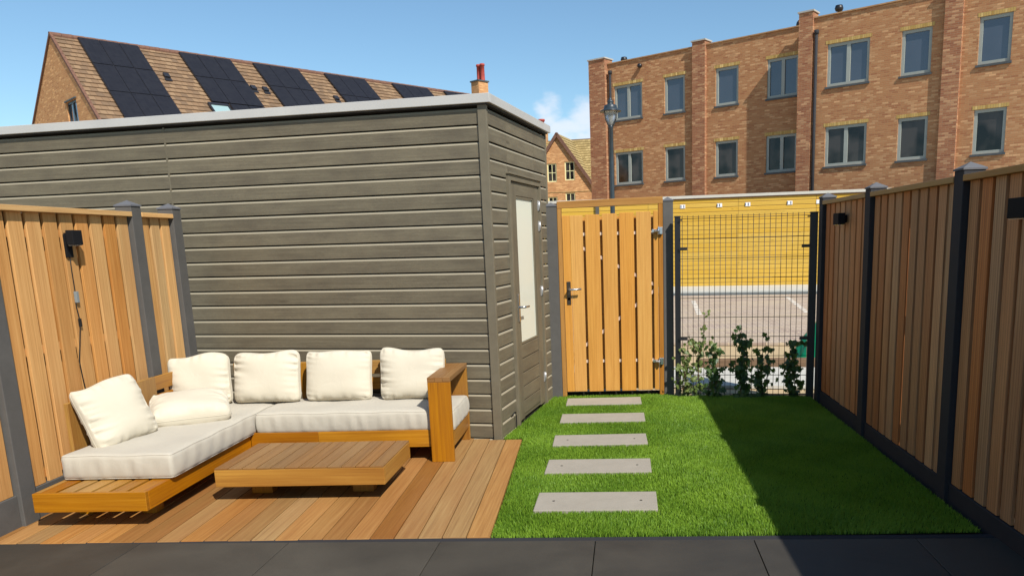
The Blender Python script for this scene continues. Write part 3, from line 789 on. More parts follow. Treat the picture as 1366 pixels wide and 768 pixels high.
# slats, left section running in depth
x=sx0+.030
for k in range(6):
    w_=.0785
    b=MB(); b.box((x,sy0+.0288,TZ-.022),(x+w_,5.855,TZ-.001),1); part(b,'slat',T,.002); x+=w_+.0225
b=MB()
for yy in (4.5,5.05,5.6): b.box((sx0+.03,yy,.125),(sx1-.03,yy+.05,.188),0)
for xx in (-2.2,-1.75): b.box((xx,5.30,.125),(xx+.05,5.855,.188),1)
part(b,'crossbar',T,.002)
y=5.31
for k in range(5):
    b=MB(); b.box((-2.57,y,TZ-.021),(-1.17,y+.09,TZ),0); part(b,'slat',T,.002); y+=.105
for (lx,ly) in ((-3.12,4.30),(-2.74,4.30),(-3.12,5.6),(-2.74,5.5),(-2.1,5.40),(-2.1,5.7)):
    b=MB(); b.box((lx-.04,ly-.04,.0),(lx+.04,ly+.04,.124),2); part(b,'leg',T,.003)
# arm: portal frame
b=MB(); b.box((-1.290,5.236,0),(-1.132,5.269,.5685),2,.3); part(b,'arm_upright',T,.003); b=MB(); b.box((-1.290,5.846,0),(-1.132,5.884,.5685),2,.55); part(b,'arm_upright',T,.003)
b=MB()
b.box((-1.290,5.236,.569),(-1.238,5.884,.602),1,.6); b.box((-1.237,5.236,.569),(-1.185,5.884,.602),1,.9); b.box((-1.184,5.236,.569),(-1.132,5.884,.602),1,.12); part(b,'armrest',M['teaktop'],.002)
# back of the right section
b=MB(); b.box((-2.95,5.862,.535),(-1.292,5.885,.640),0); b.box((-2.95,5.862,.415),(-1.292,5.885,.508),0)
for xx in (-2.42,-1.80): b.box((xx,5.835,TZ),(xx+.075,5.8615,.636),2)
part(b,'backrest',T,.003)
# back of the left section (boards along the fence)
b=MB(); b.box((-3.262,4.40,.20),(-3.236,4.60,.636),2,.35); b.box((-3.262,5.08,.20),(-3.236,5.30,.640),2,.72); b.box((-3.262,5.74,.20),(-3.236,5.885,.640),2,.5)
b.box((-3.285,4.60,.535),(-3.263,5.885,.632),1,.4); b.box((-3.285,4.60,.405),(-3.263,5.885,.502),1,.15); b.box((-3.2355,5.3,.30),(-3.232,5.74,.39),1,.6)
part(b,'backrest',T,.003)

# ------------------------------------------------------------------ cushions
def block_cushion(name,x0,x1,y0,y1,z0,z1,label,seed,rad=.024,rx=0):
    """soft rounded box with a slightly domed top and pulled seams"""
    q=np.random.RandomState(seed); b=MB()
    lx,ly,lz=(x1-x0)/2,(y1-y0)/2,(z1-z0)/2
    n=(max(8,int(lx*2/.02)),max(8,int(ly*2/.02)),10)
    ph=q.uniform(0,6.28,8)
    def sh(p):
        x,y,z=p
        # rounded box projection
        c=[max(-l+rad,min(l-rad,v)) for v,l in zip((x,y,z),(lx,ly,lz))]
        d=Vector((x-c[0],y-c[1],z-c[2]))
        if d.length>1e-9: d=d.normalized()*rad
        P=Vector(c)+d
        ex=1-abs(x/lx)**4; ey=1-abs(y/ly)**4
        if z>0: P.z+=.012*ex*ey+.0028*math.sin(x*17+ph[0]+1.5*math.sin(y*9+ph[3]))*ex+.0025*math.sin(y*19+ph[1]+math.sin(x*6))*ey
        if abs(y)>=ly-1e-6 or abs(x)>=lx-1e-6:
            k=(1-(z/lz)**2); s_=.004*math.sin(x*46+ph[2]+2*math.sin(x*13))+.003*math.sin((x+y)*91+ph[4])+.006*k
            if abs(y)>=ly-1e-6: P.y+=math.copysign(s_*k,y)
            else:
                s_=.004*math.sin(y*42+ph[2])+.006*k; P.x+=math.copysign(s_*k,x)
        return P
    def grid(ax,sgn):
        a,c=[i for i in range(3) if i!=ax]
        L=(lx,ly,lz); G=[]
        for i in range(n[a]+1):
            row=[]
            for j in range(n[c]+1):
                p=[0,0,0]; p[ax]=sgn*L[ax]; p[a]=-L[a]+2*L[a]*i/n[a]; p[c]=-L[c]+2*L[c]*j/n[c]
                row.append(sh(p))
            G.append(row)
        for i in range(n[a]):
            for j in range(n[c]):
                f=[G[i][j],G[i+1][j],G[i+1][j+1],G[i][j+1]]
                flip=(sgn<0)^(ax==1)
                b.face(f[::-1] if flip else f,[(0,0)]*4,.5,True)
    for ax in range(3):
        for s_ in (-1,1): grid(ax,s_)
    o=b.build(name,M['seatfab'],loc=((x0+x1)/2,(y0+y1)/2,(z0+z1)/2),merge=True)
    for zz in (lz,-lz):
        path=[]; m_=60
        for k in range(m_): path.append(sh((-lx+2*lx*k/m_,-ly,zz)))
        for k in range(m_): path.append(sh((lx,-ly+2*ly*k/m_,zz)))
        for k in range(m_): path.append(sh((lx-2*lx*k/m_,ly,zz)))
        for k in range(m_+1): path.append(sh((-lx,ly-2*ly*k/m_,zz)))
        c=MB(); c.tube(path,.0034,5); c.build('piping',M['seatfab'],parent=o)
    tag(o,label,'seat cushion','grey linen seat cushions'); return o
block_cushion('seat_cushion',-3.215,-2.555,4.235,5.845,TZ+.002,.362,'long stone grey seat cushion on the left arm of the sofa, by the fence',1)
block_cushion('seat_cushion',-2.548,-1.125,5.278,5.832,TZ+.002,.362,'stone grey seat cushion running under the wooden armrest',2)

def pillow(name,w,h,t,loc,yaw,tilt,roll,label,seed,up=True):
    """plump square pillow; local x width, z height, y thickness"""
    q=np.random.RandomState(seed); b=MB(); n=56; ph=q.uniform(0,6.28,12); fr=q.uniform(.8,1.25,6)
    G={}
    for s_ in (1,-1):
        for i in range(n+1):
            for j in range(n+1):
                u=-1+2*i/n; v=-1+2*j/n
                # denser near the rim
                u=math.sin(u*math.pi/2); v=math.sin(v*math.pi/2)
                # outline: edges bow inward between the corners
                x=w/2*u*(1-.045*(1-v*v)*abs(u)**3)*(1-.03*abs(v)**6*abs(u)**6); z=h/2*v*(1-.05*(1-u*u)*abs(v)**3)
                # soft rounded corners
                cu=abs(u)**7; cv=abs(v)**7
                x*=1-.075*cu*cv; z*=1-.075*cu*cv
                # slump of the top edge
                z+=.010*h/.4*math.sin(u*2.2+ph[0])*(v>0)*v+.010*math.sin(u*3.9+ph[1])*max(0,v)**2
                prof=((1-abs(u)**3.2)*(1-abs(v)**3.2))
                d=t/2*max(0,prof)**.42
                # sagging: fuller towards the bottom
                d*=1-.13*v
                eu=1-abs(u); ev=1-abs(v)
                # creases running in from the side seams
                side=math.exp(-((eu/.34)**2)); top=math.exp(-((ev/.2)**2))
                ang=v*13*fr[0]+u*2.2+ph[2]+1.8*math.sin(v*5*fr[1]+ph[3])
                cr=side*(.015*(1-2*abs(math.sin(ang*.5))**.55)+.008*(1-2*abs(math.sin(v*15.5*fr[2]+ph[4]+2*u))**.6))*min(1,eu*14+.15)*(.55+.45*math.sin(v*2.3+ph[7]))
                cr+=top*(.006*math.sin(u*15*fr[3]+ph[5]+1.4*math.sin(u*5+ph[6]))+.003*math.sin(u*33*fr[4]+ph[7]))*min(1,ev*12+.1)
                cr+=.005*math.sin(u*3.1*fr[5]+ph[8])*math.sin(v*3.3*fr[0]+ph[9])+.0016*math.sin((u*math.cos(ph[11])+v*math.sin(ph[11]))*7+ph[10])
                cr*=min(1,max(0,prof)*6)
                G[s_,i,j]=Vector((x,s_*(d+cr),z))
    for s_ in (1,-1):
        for i in range(n):
            for j in range(n):
                f=[G[s_,i,j],G[s_,i+1,j],G[s_,i+1,j+1],G[s_,i,j+1]]
                b.face(f if s_<0 else f[::-1],[(0,0)]*4,.5,True)
    o=b.build(name,M['pillowfab'],merge=True)
    o.rotation_mode='XYZ'; o.matrix_world=Matrix.Translation(loc)@Matrix.Rotation(yaw,4,'Z')@Matrix.Rotation(tilt,4,'X')@Matrix.Rotation(roll,4,'Y')
    # seam piping round the rim
    c=MB(); rim=[]
    for i in range(0,n,2): rim.append(G[1,i,0])
    for j in range(0,n,2): rim.append(G[1,n,j])
    for i in range(n,0,-2): rim.append(G[1,i,n])
    for j in range(n,0,-2): rim.append(G[1,0,j])
    rim.append(rim[0]); rim.append(rim[1])
    c.tube(rim,.0022,5); c.build('piping',M['pillowfab'],parent=o)
    tag(o,label,'cushion','cream pillows on the corner sofa'); return o
lean=R(-11)
ZC=.368
def stand(h,t=.15): return ZC+h/2*.985
pillow('pillow',.455,.385,.17,(-3.10,5.64,stand(.37)),R(8),lean,R(-2.5),'cream pillow leaning in the corner, behind the pillow lying flat',11)
pillow('pillow',.515,.385,.17,(-2.605,5.68,stand(.38)),R(0),lean,R(-.5),'cream pillow leaning against the back, second from the corner',12)
pillow('pillow',.51,.39,.17,(-2.06,5.685,stand(.385)),R(0),lean,R(.5),'cream pillow with a creased top in the middle of the sofa back',13)
pillow('pillow',.50,.385,.17,(-1.505,5.69,stand(.38)),R(0),lean,R(-.8),'cream pillow leaning beside the wooden armrest',14)
pillow('pillow',.44,.42,.17,(-3.09,4.60,ZC+.172),R(70),R(-20),R(-6),'cream pillow propped against the fence side at the open end of the sofa',15)
pillow('pillow',.51,.45,.19,(-2.915,5.13,ZC+.082),R(30),R(-80),R(0),'cream pillow lying flat on the left seat cushion',16)

# ------------------------------------------------------------------ coffee table
tb=empty('coffee_table',(-1.895,4.71,0),0,'low wide teak coffee table with a planked top in front of the sofa','table')
tx0,tx1,ty0,ty1=-.515,.515,-.30,.30
b=MB(); b.box((tx0,ty0,.103),(tx1,ty0+.026,.209),0); b.box((tx0,ty1-.026,.103),(tx1,ty1,.209),0); b.box((tx0,ty0+.0265,.103),(tx0+.026,ty1-.0265,.209),1); b.box((tx1-.026,ty0+.0265,.103),(tx1,ty1-.0265,.209),1)
b.build('apron',T,parent=tb,bevel=.0025)
b=MB(); n=12; p=(tx1-tx0-.0)/n
for k in range(n): b.box((tx0+k*p+.0026,ty0+.001,.2095),(tx0+(k+1)*p-.0026,ty1-.001,.219),1,.3+.25*rnd.random())
b.build('table_top',M['teaktop'],parent=tb,bevel=.0015)
b=MB(); b.box((tx0+.03,ty0+.03,.18),(tx1-.03,ty1-.03,.2)); b.build('underside',M['dark'],parent=tb)
for (x,y) in ((-.325,-.07),(.315,-.07),(-.325,.19),(.315,.19)):
    b=MB(); b.box((x-.065,y-.04,0),(x+.065,y+.04,.18),2); b.build('leg',T,parent=tb,bevel=.003)

# ------------------------------------------------------------------ yellow store building
ys=empty('storage_building',(2.124,23.975,0),A10,'low storage building clad in fresh yellow pine boards','building')
HB=2.64
def ycl(x0,x1):
    b=MB(); z=HB; k=0
    while z>.02:
        z0=max(z-.131,.0); r=rnd.random(); off=r*29
        pr=[(.0,z0),(.0,z-.030),(-.012,z-.016),(-.024,z-.015),(-.024,z)]
        for (o0,a0),(o1,a1) in zip(pr[:-1],pr[1:]):
            b.face([(x0,-o0,a0),(x1,-o0,a0),(x1,-o1,a1),(x0,-o1,a1)],[(x0+off,a0+off),(x1+off,a0+off),(x1+off,a1+off),(x0+off,a1+off)],r)
        b.face([(x0,.012,z0),(x1,.012,z0),(x1,0,z0),(x0,0,z0)],None,r)
        z-=.131
    return b
for x0,x1 in ((-12,-3.85),(-3.84,-1.0),(-.99,1.685),(1.693,3.905),(3.915,6.3),(6.31,13)):
    ycl(x0,x1).build('cladding',M['yellow'],parent=ys)
b=MB(); b.box((-12,.013,0),(13,3,HB)); b.build('wall',M['gateframe'],parent=ys)
b=MB(); b.box((-12.1,-.06,HB+.005),(13.1,3.1,HB+.085)); b.build('roof_edge',M['kerbc'],parent=ys,bevel=.005)
b=MB(); b.box((-12,-.03,HB-.03),(13,.0,HB+.004)); b.build('shadow_batten',M['timberdark'],parent=ys)
b=MB(); b.box((-2.60,-.08,.05),(-2.50,-.0125,HB)); b.build('downpipe',M['postconc'],parent=ys)
# number plates
for (px_,lab,bars) in ((.05,'leftmost small white plate on the yellow wall',(-.05,.035)),(1.14,'second small white plate from the left on the yellow wall',(-.07,.0,)),(1.96,'third small white plate from the left on the yellow wall',(-.07,.015)),(3.16,'fourth small white plate from the left, right half of the yellow wall',(-.07,.03)),(3.98,'rightmost white plate on the yellow wall, beside the fence post',(.02,))):
    P=frame10(Vector((2.124,23.975,0)))@Vector((px_,-.004,2.42))
    o=MB(); o.box((-.075,-.012,-.055),(.075,0,.055)); pl=o.build('number_plate',M['whiteplate'],loc=P,rot=A10,bevel=.002); tag(pl,lab,'sign','white plates on the yellow wall')
    c=MB()
    for bx_ in bars: c.box((bx_-.012,-.0145,-.04),(bx_+.012,-.0122,.04))
    c.build('marking',M['inkblack'],parent=pl)

# ------------------------------------------------------------------ street lamp
lp=empty('street_lamp',(.052,18,0),0,'tall blue grey street lamp with a lantern head beyond the gate','street lamp')
b=MB(); b.ring([(.11,-.05),(.11,.5),(.075,.62),(.058,.9),(.05,3.2),(.046,3.93),(.06,3.95),(.05,3.98),(.03,3.99)],seg=18); b.build('pole',M['anthrametal'],parent=lp)
b=MB(); b.ring([(.045,3.99),(.075,4.03),(.13,4.14),(.15,4.27),(.15,4.285)],seg=20); b.build('lantern_glass',M['lampglass'],parent=lp)
b=MB(); b.ring([(.0,3.985),(.03,3.99),(.028,4.15),(.04,4.17),(.045,4.24),(0,4.26)],seg=12); b.build('bulb_holder',M['gluebox'],parent=lp)
b=MB(); b.ring([(.0,4.284),(.22,4.286),(.235,4.275),(.235,4.292),(.15,4.335),(.14,4.395),(.13,4.41),(.07,4.43),(.055,4.46),(.08,4.485),(.045,4.515),(.03,4.53),(.03,4.56),(.0,4.58)],seg=24); b.build('lamp_hood',M['anthrametal'],parent=lp)
for k in range(4):
    a=R(45+90*k); c,s=math.cos(a),math.sin(a)
    b=MB(); b.tube([(c*.04,s*.04,3.95),(c*.10,s*.10,4.02),(c*.165,s*.165,4.13),(c*.185,s*.185,4.27)],.010,6); b.build('bracket',M['anthrametal'],parent=lp)

# ------------------------------------------------------------------ brick apartment block
def wall_holes(b,x0,x1,z0,z1,holes,y,depth=.14):
    xs=sorted({x0,x1}|{h[0] for h in holes}|{h[1] for h in holes}); zs=sorted({z0,z1}|{h[2] for h in holes}|{h[3] for h in holes})
    for a,c in zip(xs[:-1],xs[1:]):
        for e,g_ in zip(zs[:-1],zs[1:]):
            mx,mz=(a+c)/2,(e+g_)/2
            if any(h[0]<mx<h[1] and h[2]<mz<h[3] for h in holes): continue
            b.face([(a,y,e),(c,y,e),(c,y,g_),(a,y,g_)],[(a,e),(c,e),(c,g_),(a,g_)])
    for h0,h1,h2,h3 in holes:
        for P in ([(h0,y,h2),(h0,y,h3),(h0,y+depth,h3),(h0,y+depth,h2)],[(h1,y,h3),(h1,y,h2),(h1,y+depth,h2),(h1,y+depth,h3)],[(h0,y,h3),(h1,y,h3),(h1,y+depth,h3),(h0,y+depth,h3)],[(h1,y,h2),(h0,y,h2),(h0,y+depth,h2),(h1,y+depth,h2)]):
            b.face(P,[(p[0]+p[1],p[2]+p[1]*.0) for p in P])
def window(parent,x0,x1,z0,z1,y,double,fm,gm,mull=None,fw=.10,depth=.05,bars=False,sill=True,lintel=True):
    b=MB(); yf=y+depth
    def bx(a,c,e,g_,yy0=yf,yy1=yf+.07): b.box((a,yy0,e),(c,yy1,g_))
    bx(x0,x0+fw,z0,z1); bx(x1-fw,x1,z0,z1); bx(x0+fw,x1-fw,z1-fw,z1); bx(x0+fw,x1-fw,z0,z0+fw)
    if double: m_=(x0+x1)/2 if mull is None else mull; bx(m_-fw*.65,m_+fw*.65,z0+fw,z1-fw)
    if bars:
        bx((x0+x1)/2-.018,(x0+x1)/2+.018,z0+fw,z1-fw,yf+.01,yf+.055); bx(x0+fw,x1-fw,(z0+z1)/2-.02,(z0+z1)/2+.02,yf+.011,yf+.054)
    f=b.build('window',fm,parent=parent)
    b=MB(); b.box((x0+fw*.5,yf+.045,z0+fw*.5),(x1-fw*.5,yf+.058,z1-fw*.5)); b.build('pane',gm,parent=f)
    if sill:
        b=MB(); b.box((x0-.04,y-.05,z0-.07),(x1+.04,y+.14,z0-.004)); b.build('sill',M['sill'],parent=f)
    if lintel:
        b=MB(); b.face([(x0-.06,y-.006,z1+.002),(x1+.06,y-.006,z1+.002),(x1+.06,y-.006,z1+.115),(x0-.06,y-.006,z1+.115)],[(x0,0.01),(x1+.12,.01),(x1+.12,.125),(x0,.125)]); 
        b.box((x0-.06,y-.0055,z1+.002),(x1+.06,y+.01,z1+.1148),0,skip=('f',)); b.build('lintel',M['lintel'],parent=f)
AB=R(-36.1)
blk=empty('apartment_block',(-.654,36.117,0),AB,'three storey flat roofed brick apartment block beyond the yellow building','building')
U=(6.58,8.0); Lw=(3.87,5.24); G0=(1.0,2.5)
winsL=[(1.14,2.60,1),(3.70,4.68,0),(6.08,7.08,0),(8.27,9.52,1)]
winsR=[(10.84,12.32,1),(13.36,14.32,0),(15.71,16.65,0),(18.1,19.5,1)]
YR=-.65
for nm,x0,x1,ws,y in (('wall',0,9.80,winsL,0),('wall',9.80,21.0,winsR,YR)):
    holes=[(a,c,z0,z1) for a,c,_ in ws for z0,z1 in (U,Lw)]
    b=MB(); wall_holes(b,x0,x1,-.05,8.93,holes,y); b.box((x0,y+.14,-.05),(x1,12,8.92),skip=())
    if y==YR: b.face([(x0,0.0,-.05),(x0,y,-.05),(x0,y,8.93),(x0,0.0,8.93)],[(0,0),(.65,0),(.65,8.98),(0,8.98)]); b.face([(x0,y,8.93),(x1,y,8.93),(x1,y+.15,8.93),(x0,y+.15,8.93)])
    b.face([(x0,y,8.93),(x1,y,8.93),(x1,y+.15,8.93),(x0,y+.15,8.93)]) if y==0 else None
    b.build(nm,M['brick'],parent=blk)
    for a,c,db in ws:
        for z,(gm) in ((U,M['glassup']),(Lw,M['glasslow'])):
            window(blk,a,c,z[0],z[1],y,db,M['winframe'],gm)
b=MB(); b.box((-.05,-.05,8.932),(9.82,.30,8.975)); b.box((9.75,YR-.05,8.934),(21.05,YR+.30,8.977)); b.build('parapet_cap',M['copeorange'],parent=blk)
for x0,x1,y,zt,yd in ((-.05,.82,0,9.16,.22),(5.10,5.68,0,9.10,.14),(9.82,10.34,YR,9.16,.12),(14.70,15.24,YR,9.10,.14),(19.9,20.4,YR,9.1,.14)):
    b=MB(); 
    b.face([(x0,y-yd,-.05),(x1,y-yd,-.05),(x1,y-yd,zt),(x0,y-yd,zt)],[(x0,0),(x1,0),(x1,zt),(x0,zt)])
    for xx,fl in ((x0,0),(x1,1)):
        P=[(xx,y+.35,-.05),(xx,y-yd,-.05),(xx,y-yd,zt),(xx,y+.35,zt)]; uv=[(0,0),(yd+.35,0),(yd+.35,zt),(0,zt)]
        b.face(P if not fl else P[::-1],uv if not fl else uv[::-1])
    b.face([(x0,y+.35,-.05),(x0,y+.35,zt),(x1,y+.35,zt),(x1,y+.35,-.05)])
    pr=b.build('brick_pier',M['brickpier'],parent=blk)
    b=MB(); b.box((x0-.04,y-yd-.04,zt+.002),(x1+.04,y+.39,zt+.055)); b.build('pier_cap',M['capstone'],parent=pr)
for x,y,z1 in ((1.0,-.075,8.62),(10.46,YR-.075,8.5)):
    b=MB(); b.tube([(x,y,0),(x,y,z1)],.055,10); b.ring([(.055,z1-.12),(.085,z1-.1),(.085,z1+.02),(.06,z1+.03)],loc=(x,y,0),seg=10); b.build('downpipe',M['postright'],parent=blk)
for x,y,z in ((1.35,.5,9.15),(2.55,-.02,8.62),(9.5,.1,9.05),(11.1,YR+.3,9.2)):
    b=MB(); 
    if z>8.9: b.ring([(.05,-.4),(.05,-.12),(.12,-.1),(.15,-.02),(.12,.08),(0,.11)],loc=(x,y,z),seg=12)
    else: b.ring([(.06,.0),(.09,.02),(.09,.12),(0,.14)],loc=(x,y,z),seg=12,M=Matrix.Rotation(R(90),3,'X'))
    b.build('roof_vent',M['steelblack'],parent=blk)

# ------------------------------------------------------------------ tiled roofs
def tiled(b,L,zr,w0,tmax,pitch,sgn=1,g=.30,th=.035,x0=0,xfun=None):
    """courses of overlapping tiles; ridge at (x, 0, zr), falls towards -y*sgn"""
    cp,sp=math.cos(pitch),math.sin(pitch); n=int(tmax/g)
    for k in range(n):
        t0=k*g; t1=(k+1)*g
        # upper edge lies low, lower edge lifted by the tile thickness
        def P(x,t,h): return (x,-sgn*(t*cp+h*sp),zr-t*sp+h*cp)
        a,c=(x0,L) if xfun is None else xfun(t0)
        f=[P(a,t0,0.0),P(c,t0,0.0),P(c,t1,th),P(a,t1,th)]; uv=[(a,t0),(c,t0),(c,t1-.001),(a,t1-.001)]
        e=[P(a,t1,th),P(c,t1,th),P(c,t1,-.005),P(a,t1,-.005)]
        if sgn>0: b.face(f[::-1],uv[::-1]); b.face(e[::-1],[(0,.15)]*4)
        else: b.face(f,uv); b.face(e,[(0,.15)]*4)
# row house with solar panels: local x along the ridge, -y towards the garden
AR=math.atan2(.7527,.6584)
row=empty('row_house',(-21.758,31.723,0),AR,'long brick terrace with tan tiled roof and black solar panels','house')
PA=R(40.0); PB=R(33); LR=22.1; ZE=6.0
tA=(10-ZE)/math.sin(PA); tB=(10-ZE)/math.sin(PB)
b=MB(); tiled(b,LR,9.97,0,tA+.3,PA,1); tiled(b,LR,9.97,0,tB+.2,PB,-1); b.build('roof',M['tile'],parent=row)
yf=-(10-ZE)/math.tan(PA); yb=(10-ZE)/math.tan(PB)
def gz(y): return 9.93+(y*math.tan(PA) if y<0 else -y*math.tan(PB))
# gable wall with a window opening
b=MB(); wy0,wy1,wz0,wz1=-2.05,-.75,5.75,7.33
def gf(ys,zs_fun_lo,zs_fun_hi):
    for a,c in zip(ys[:-1],ys[1:]):
        P=[(0.05,c,zs_fun_lo(c)),(0.05,a,zs_fun_lo(a)),(0.05,a,zs_fun_hi(a)),(0.05,c,zs_fun_hi(c))]
        b.face(P,[(-p[1],p[2]) for p in P])
z_=lambda v:(lambda y:v)
gf([yf,wy0],z_(0),gz); gf([wy0,wy1],z_(0),z_(wz0)); gf([wy0,wy1],z_(wz1),gz); gf([wy1,0,yb],z_(0),gz)
b.face([(0.05,yf,0),(LR,yf,0),(LR,yf,ZE),(0.05,yf,ZE)],[(0,0),(LR,0),(LR,ZE),(0,ZE)]); b.face([(LR,yb,0),(0.05,yb,0),(0.05,yb,ZE),(LR,yb,ZE)])
for P in ([(.05,wy0,wz0),(.05,wy0,wz1),(.25,wy0,wz1),(.25,wy0,wz0)],[(.05,wy1,wz1),(.05,wy1,wz0),(.25,wy1,wz0),(.25,wy1,wz1)],[(.05,wy0,wz1),(.05,wy1,wz1),(.25,wy1,wz1),(.25,wy0,wz1)],[(.05,wy1,wz0),(.05,wy0,wz0),(.25,wy0,wz0),(.25,wy1,wz0)]):
    b.face(P,[(p[0]+p[1],p[2]) for p in P])
b.build('wall',M['brickgable'],parent=row)
b=MB()
for q_ in ((wy0,wy0+.09,wz0,wz1),(wy1-.09,wy1,wz0,wz1),((wy0+wy1)/2-.05,(wy0+wy1)/2+.05,wz0,wz1),(wy0+.09,wy1-.09,wz1-.09,wz1)): b.box((.10,q_[0],q_[2]),(.17,q_[1],q_[3]-(.001 if q_[3]==wz1 else 0)))
f=b.build('window',M['anthrametal'],parent=row); b=MB(); b.box((.14,wy0+.03,wz0),(.155,wy1-.03,wz1-.03)); b.build('pane',M['glassup'],parent=f)
b=MB(); b.box((-.0,wy0-.08,wz1+.002),(.045,wy1+.08,wz1+.05)); b.build('lintel',M['sill'],parent=f)
# verge and ridge tiles
b=MB()
for pt,sg in ((PA,1),(PB,-1)):
    L=(10-ZE)/math.sin(pt)+.3; Mx=Matrix.Translation((0,0,10.0))@(Matrix.Rotation(-pt if sg<0 else pt,4,'X'))
    k=0
    while k*.3<L:
        if sg>0: b.box((-.0,-(k+1)*.3,-.05),(.10,-k*.3-.01,.05),0,.5,M=Mx)
        else: b.box((-.0,k*.3+.01,-.05),(.10,(k+1)*.3,.05),0,.5,M=Mx)
        k+=1
b.build('verge_tiles',M['verge'],parent=row)
b=MB()
k=0
while k*.4<LR: b.ring([(.11,0),(.12,.39)],loc=(k*.4,0,9.965),seg=10,M=Matrix.Rotation(R(90),3,'Y')); k+=1
b.build('ridge_tiles',M['verge'],parent=row)
def on_roof(s,t,h): return Vector((s,-(t*math.cos(PA)+h*math.sin(PA)),9.97-t*math.sin(PA)+h*math.cos(PA)))
RM=Matrix.Rotation(PA,4,'X')
def roof_box(b,s0,s1,t0,t1,h0,h1,**k):
    Mx=Matrix.Translation((0,0,9.97))@RM
    b.box((s0,-t1,h0),(s1,-t0,h1),0,M=Mx,**k)
arrays=[(.93,3.13,[0,0,0],3),(4.74,6.95,[0,0],2),(7.97,10.2,[0,0,0],3),(11.55,13.82,[0,0,0],3),(15.45,17.75,[0,0,0],3),(18.85,21.1,[0,0,0],3)]
for (s0,s1,rows,nr) in arrays:
    b=MB(); roof_box(b,s0,s1,.10,nr*1.9-.03,.06,.10); ar=b.build('solar_array',M['panelframe'],parent=row)
    for r_ in range(nr):
        for c_ in range(3):
            wd_=(s1-s0)/3; b=MB(); roof_box(b,s0+c_*wd_+.012,s0+(c_+1)*wd_-.012,.10+r_*1.9+.012,.10+(r_+1)*1.9-.04,.101,.125)
            b.build('solar_panel',M['panel'],parent=ar)
b=MB(); roof_box(b,5.42,6.95,3.92,5.7,.06,.10); ar=b.build('solar_array',M['panelframe'],parent=row)
for c_ in range(2): b=MB(); roof_box(b,5.42+c_*.765+.012,5.42+(c_+1)*.765-.012,3.93,5.68,.101,.125); b.build('solar_panel',M['panel'],parent=ar)
b=MB(); roof_box(b,4.50,5.34,3.98,4.12,.04,.14); roof_box(b,4.50,4.57,4.12,5.3,.04,.13); roof_box(b,5.27,5.34,4.12,5.3,.04,.13); roof_box(b,4.57,5.27,5.2,5.3,.04,.13); sk=b.build('skylight',M['panelframe'],parent=row)
b=MB(); roof_box(b,4.57,5.27,4.12,5.2,.05,.10); b.build('pane',M['skyglass'],parent=sk)
for s,t in ((3.55,2.3),(7.12,2.42),(7.66,2.42),(11.15,2.42),(14.6,2.4)):
    b=MB(); roof_box(b,s-.11,s+.11,t-.26,t+.02,.03,.13); roof_box(b,s-.13,s+.13,t+.021,t+.20,.02,.06); b.build('roof_vent',M['panelframe'],parent=row)
# chimney on the ridge
ch=MB(); cx=21.62
def brick_box(b,x0,x1,y0,y1,z0,z1):
    b.face([(x0,y0,z0),(x1,y0,z0),(x1,y0,z1),(x0,y0,z1)],[(x0,z0),(x1,z0),(x1,z1),(x0,z1)])
    b.face([(x1,y1,z0),(x0,y1,z0),(x0,y1,z1),(x1,y1,z1)],[(x0,z0),(x1,z0),(x1,z1),(x0,z1)])
    b.face([(x0,y1,z0),(x0,y0,z0),(x0,y0,z1),(x0,y1,z1)],[(y0,z0),(y1,z0),(y1,z1),(y0,z1)])
    b.face([(x1,y0,z0),(x1,y1,z0),(x1,y1,z1),(x1,y0,z1)],[(y0,z0),(y1,z0),(y1,z1),(y0,z1)])
    b.face([(x0,y0,z1),(x1,y0,z1),(x1,y1,z1),(x0,y1,z1)])
brick_box(ch,cx-.36,cx+.36,-.34,.34,9.2,10.78); c=ch.build('chimney',M['brickgable'],parent=row)
b=MB(); b.box((cx-.41,-.39,10.782),(cx+.41,.39,10.86)); b.build('chimney_cap',M['sill'],parent=c)
for dx,dy in ((.12,-.17),(.12,.16)):
    b=MB(); b.ring([(.15,10.862),(.13,10.92),(.12,11.68),(.15,11.70),(.15,11.8),(.10,11.82),(0,11.80)],loc=(cx+dx,dy,0),seg=12); b.build('chimney_pot',M['redclay'],parent=c)

# small gabled house far behind
SA=R(-12)
sm=empty('gabled_house',(-3.83,60,0),SA,'distant brick house with a steep front gable and yellow brown roof','house')
ZR=9.36; pg=math.atan2(4.54*1.5/1.0*.5,1.605*1.5*.5)  # gable slope
pg=R(54.5)
gw=4.2; ge=ZR-gw*math.tan(pg)
b=MB()
wn_=[(-.86,-.13,5.88,7.22),(.50,1.26,5.95,7.30),(-.86,-.13,3.4,4.8),(.50,1.26,3.6,5.05)]
def gtop(x): return ZR-.05-abs(x)*math.tan(pg)
# gable triangle above z=7.4, then rectangular wall with holes below
xg=(ZR-.05-7.4)/math.tan(pg)
b.face([(-xg,0,7.4),(xg,0,7.4),(0,0,ZR-.05)],[(-xg,7.4),(xg,7.4),(0,ZR)])
wall_holes(b,-xg,xg,0,7.4,[h for h in wn_ if abs(h[0])<xg and abs(h[1])<xg],0)
for s_ in (-1,1):
    P=[(s_*xg,0,0),(s_*gw,0,0),(s_*gw,0,gtop(gw)),(s_*xg,0,7.4)]
    if s_>0:
        b.face(P,[(p[0],p[2]) for p in P])
    else: b.face(P[::-1],[(p[0],p[2]) for p in P[::-1]])
b.face([(gw,.3,0),(14,.3,0),(14,.3,5.2),(gw,.3,5.2)],[(gw,0),(14,0),(14,5.2),(gw,5.2)]); b.face([(-14,.3,0),(-gw,.3,0),(-gw,.3,5.2),(-14,.3,5.2)],[(0,0),(10,0),(10,5.2),(0,5.2)])
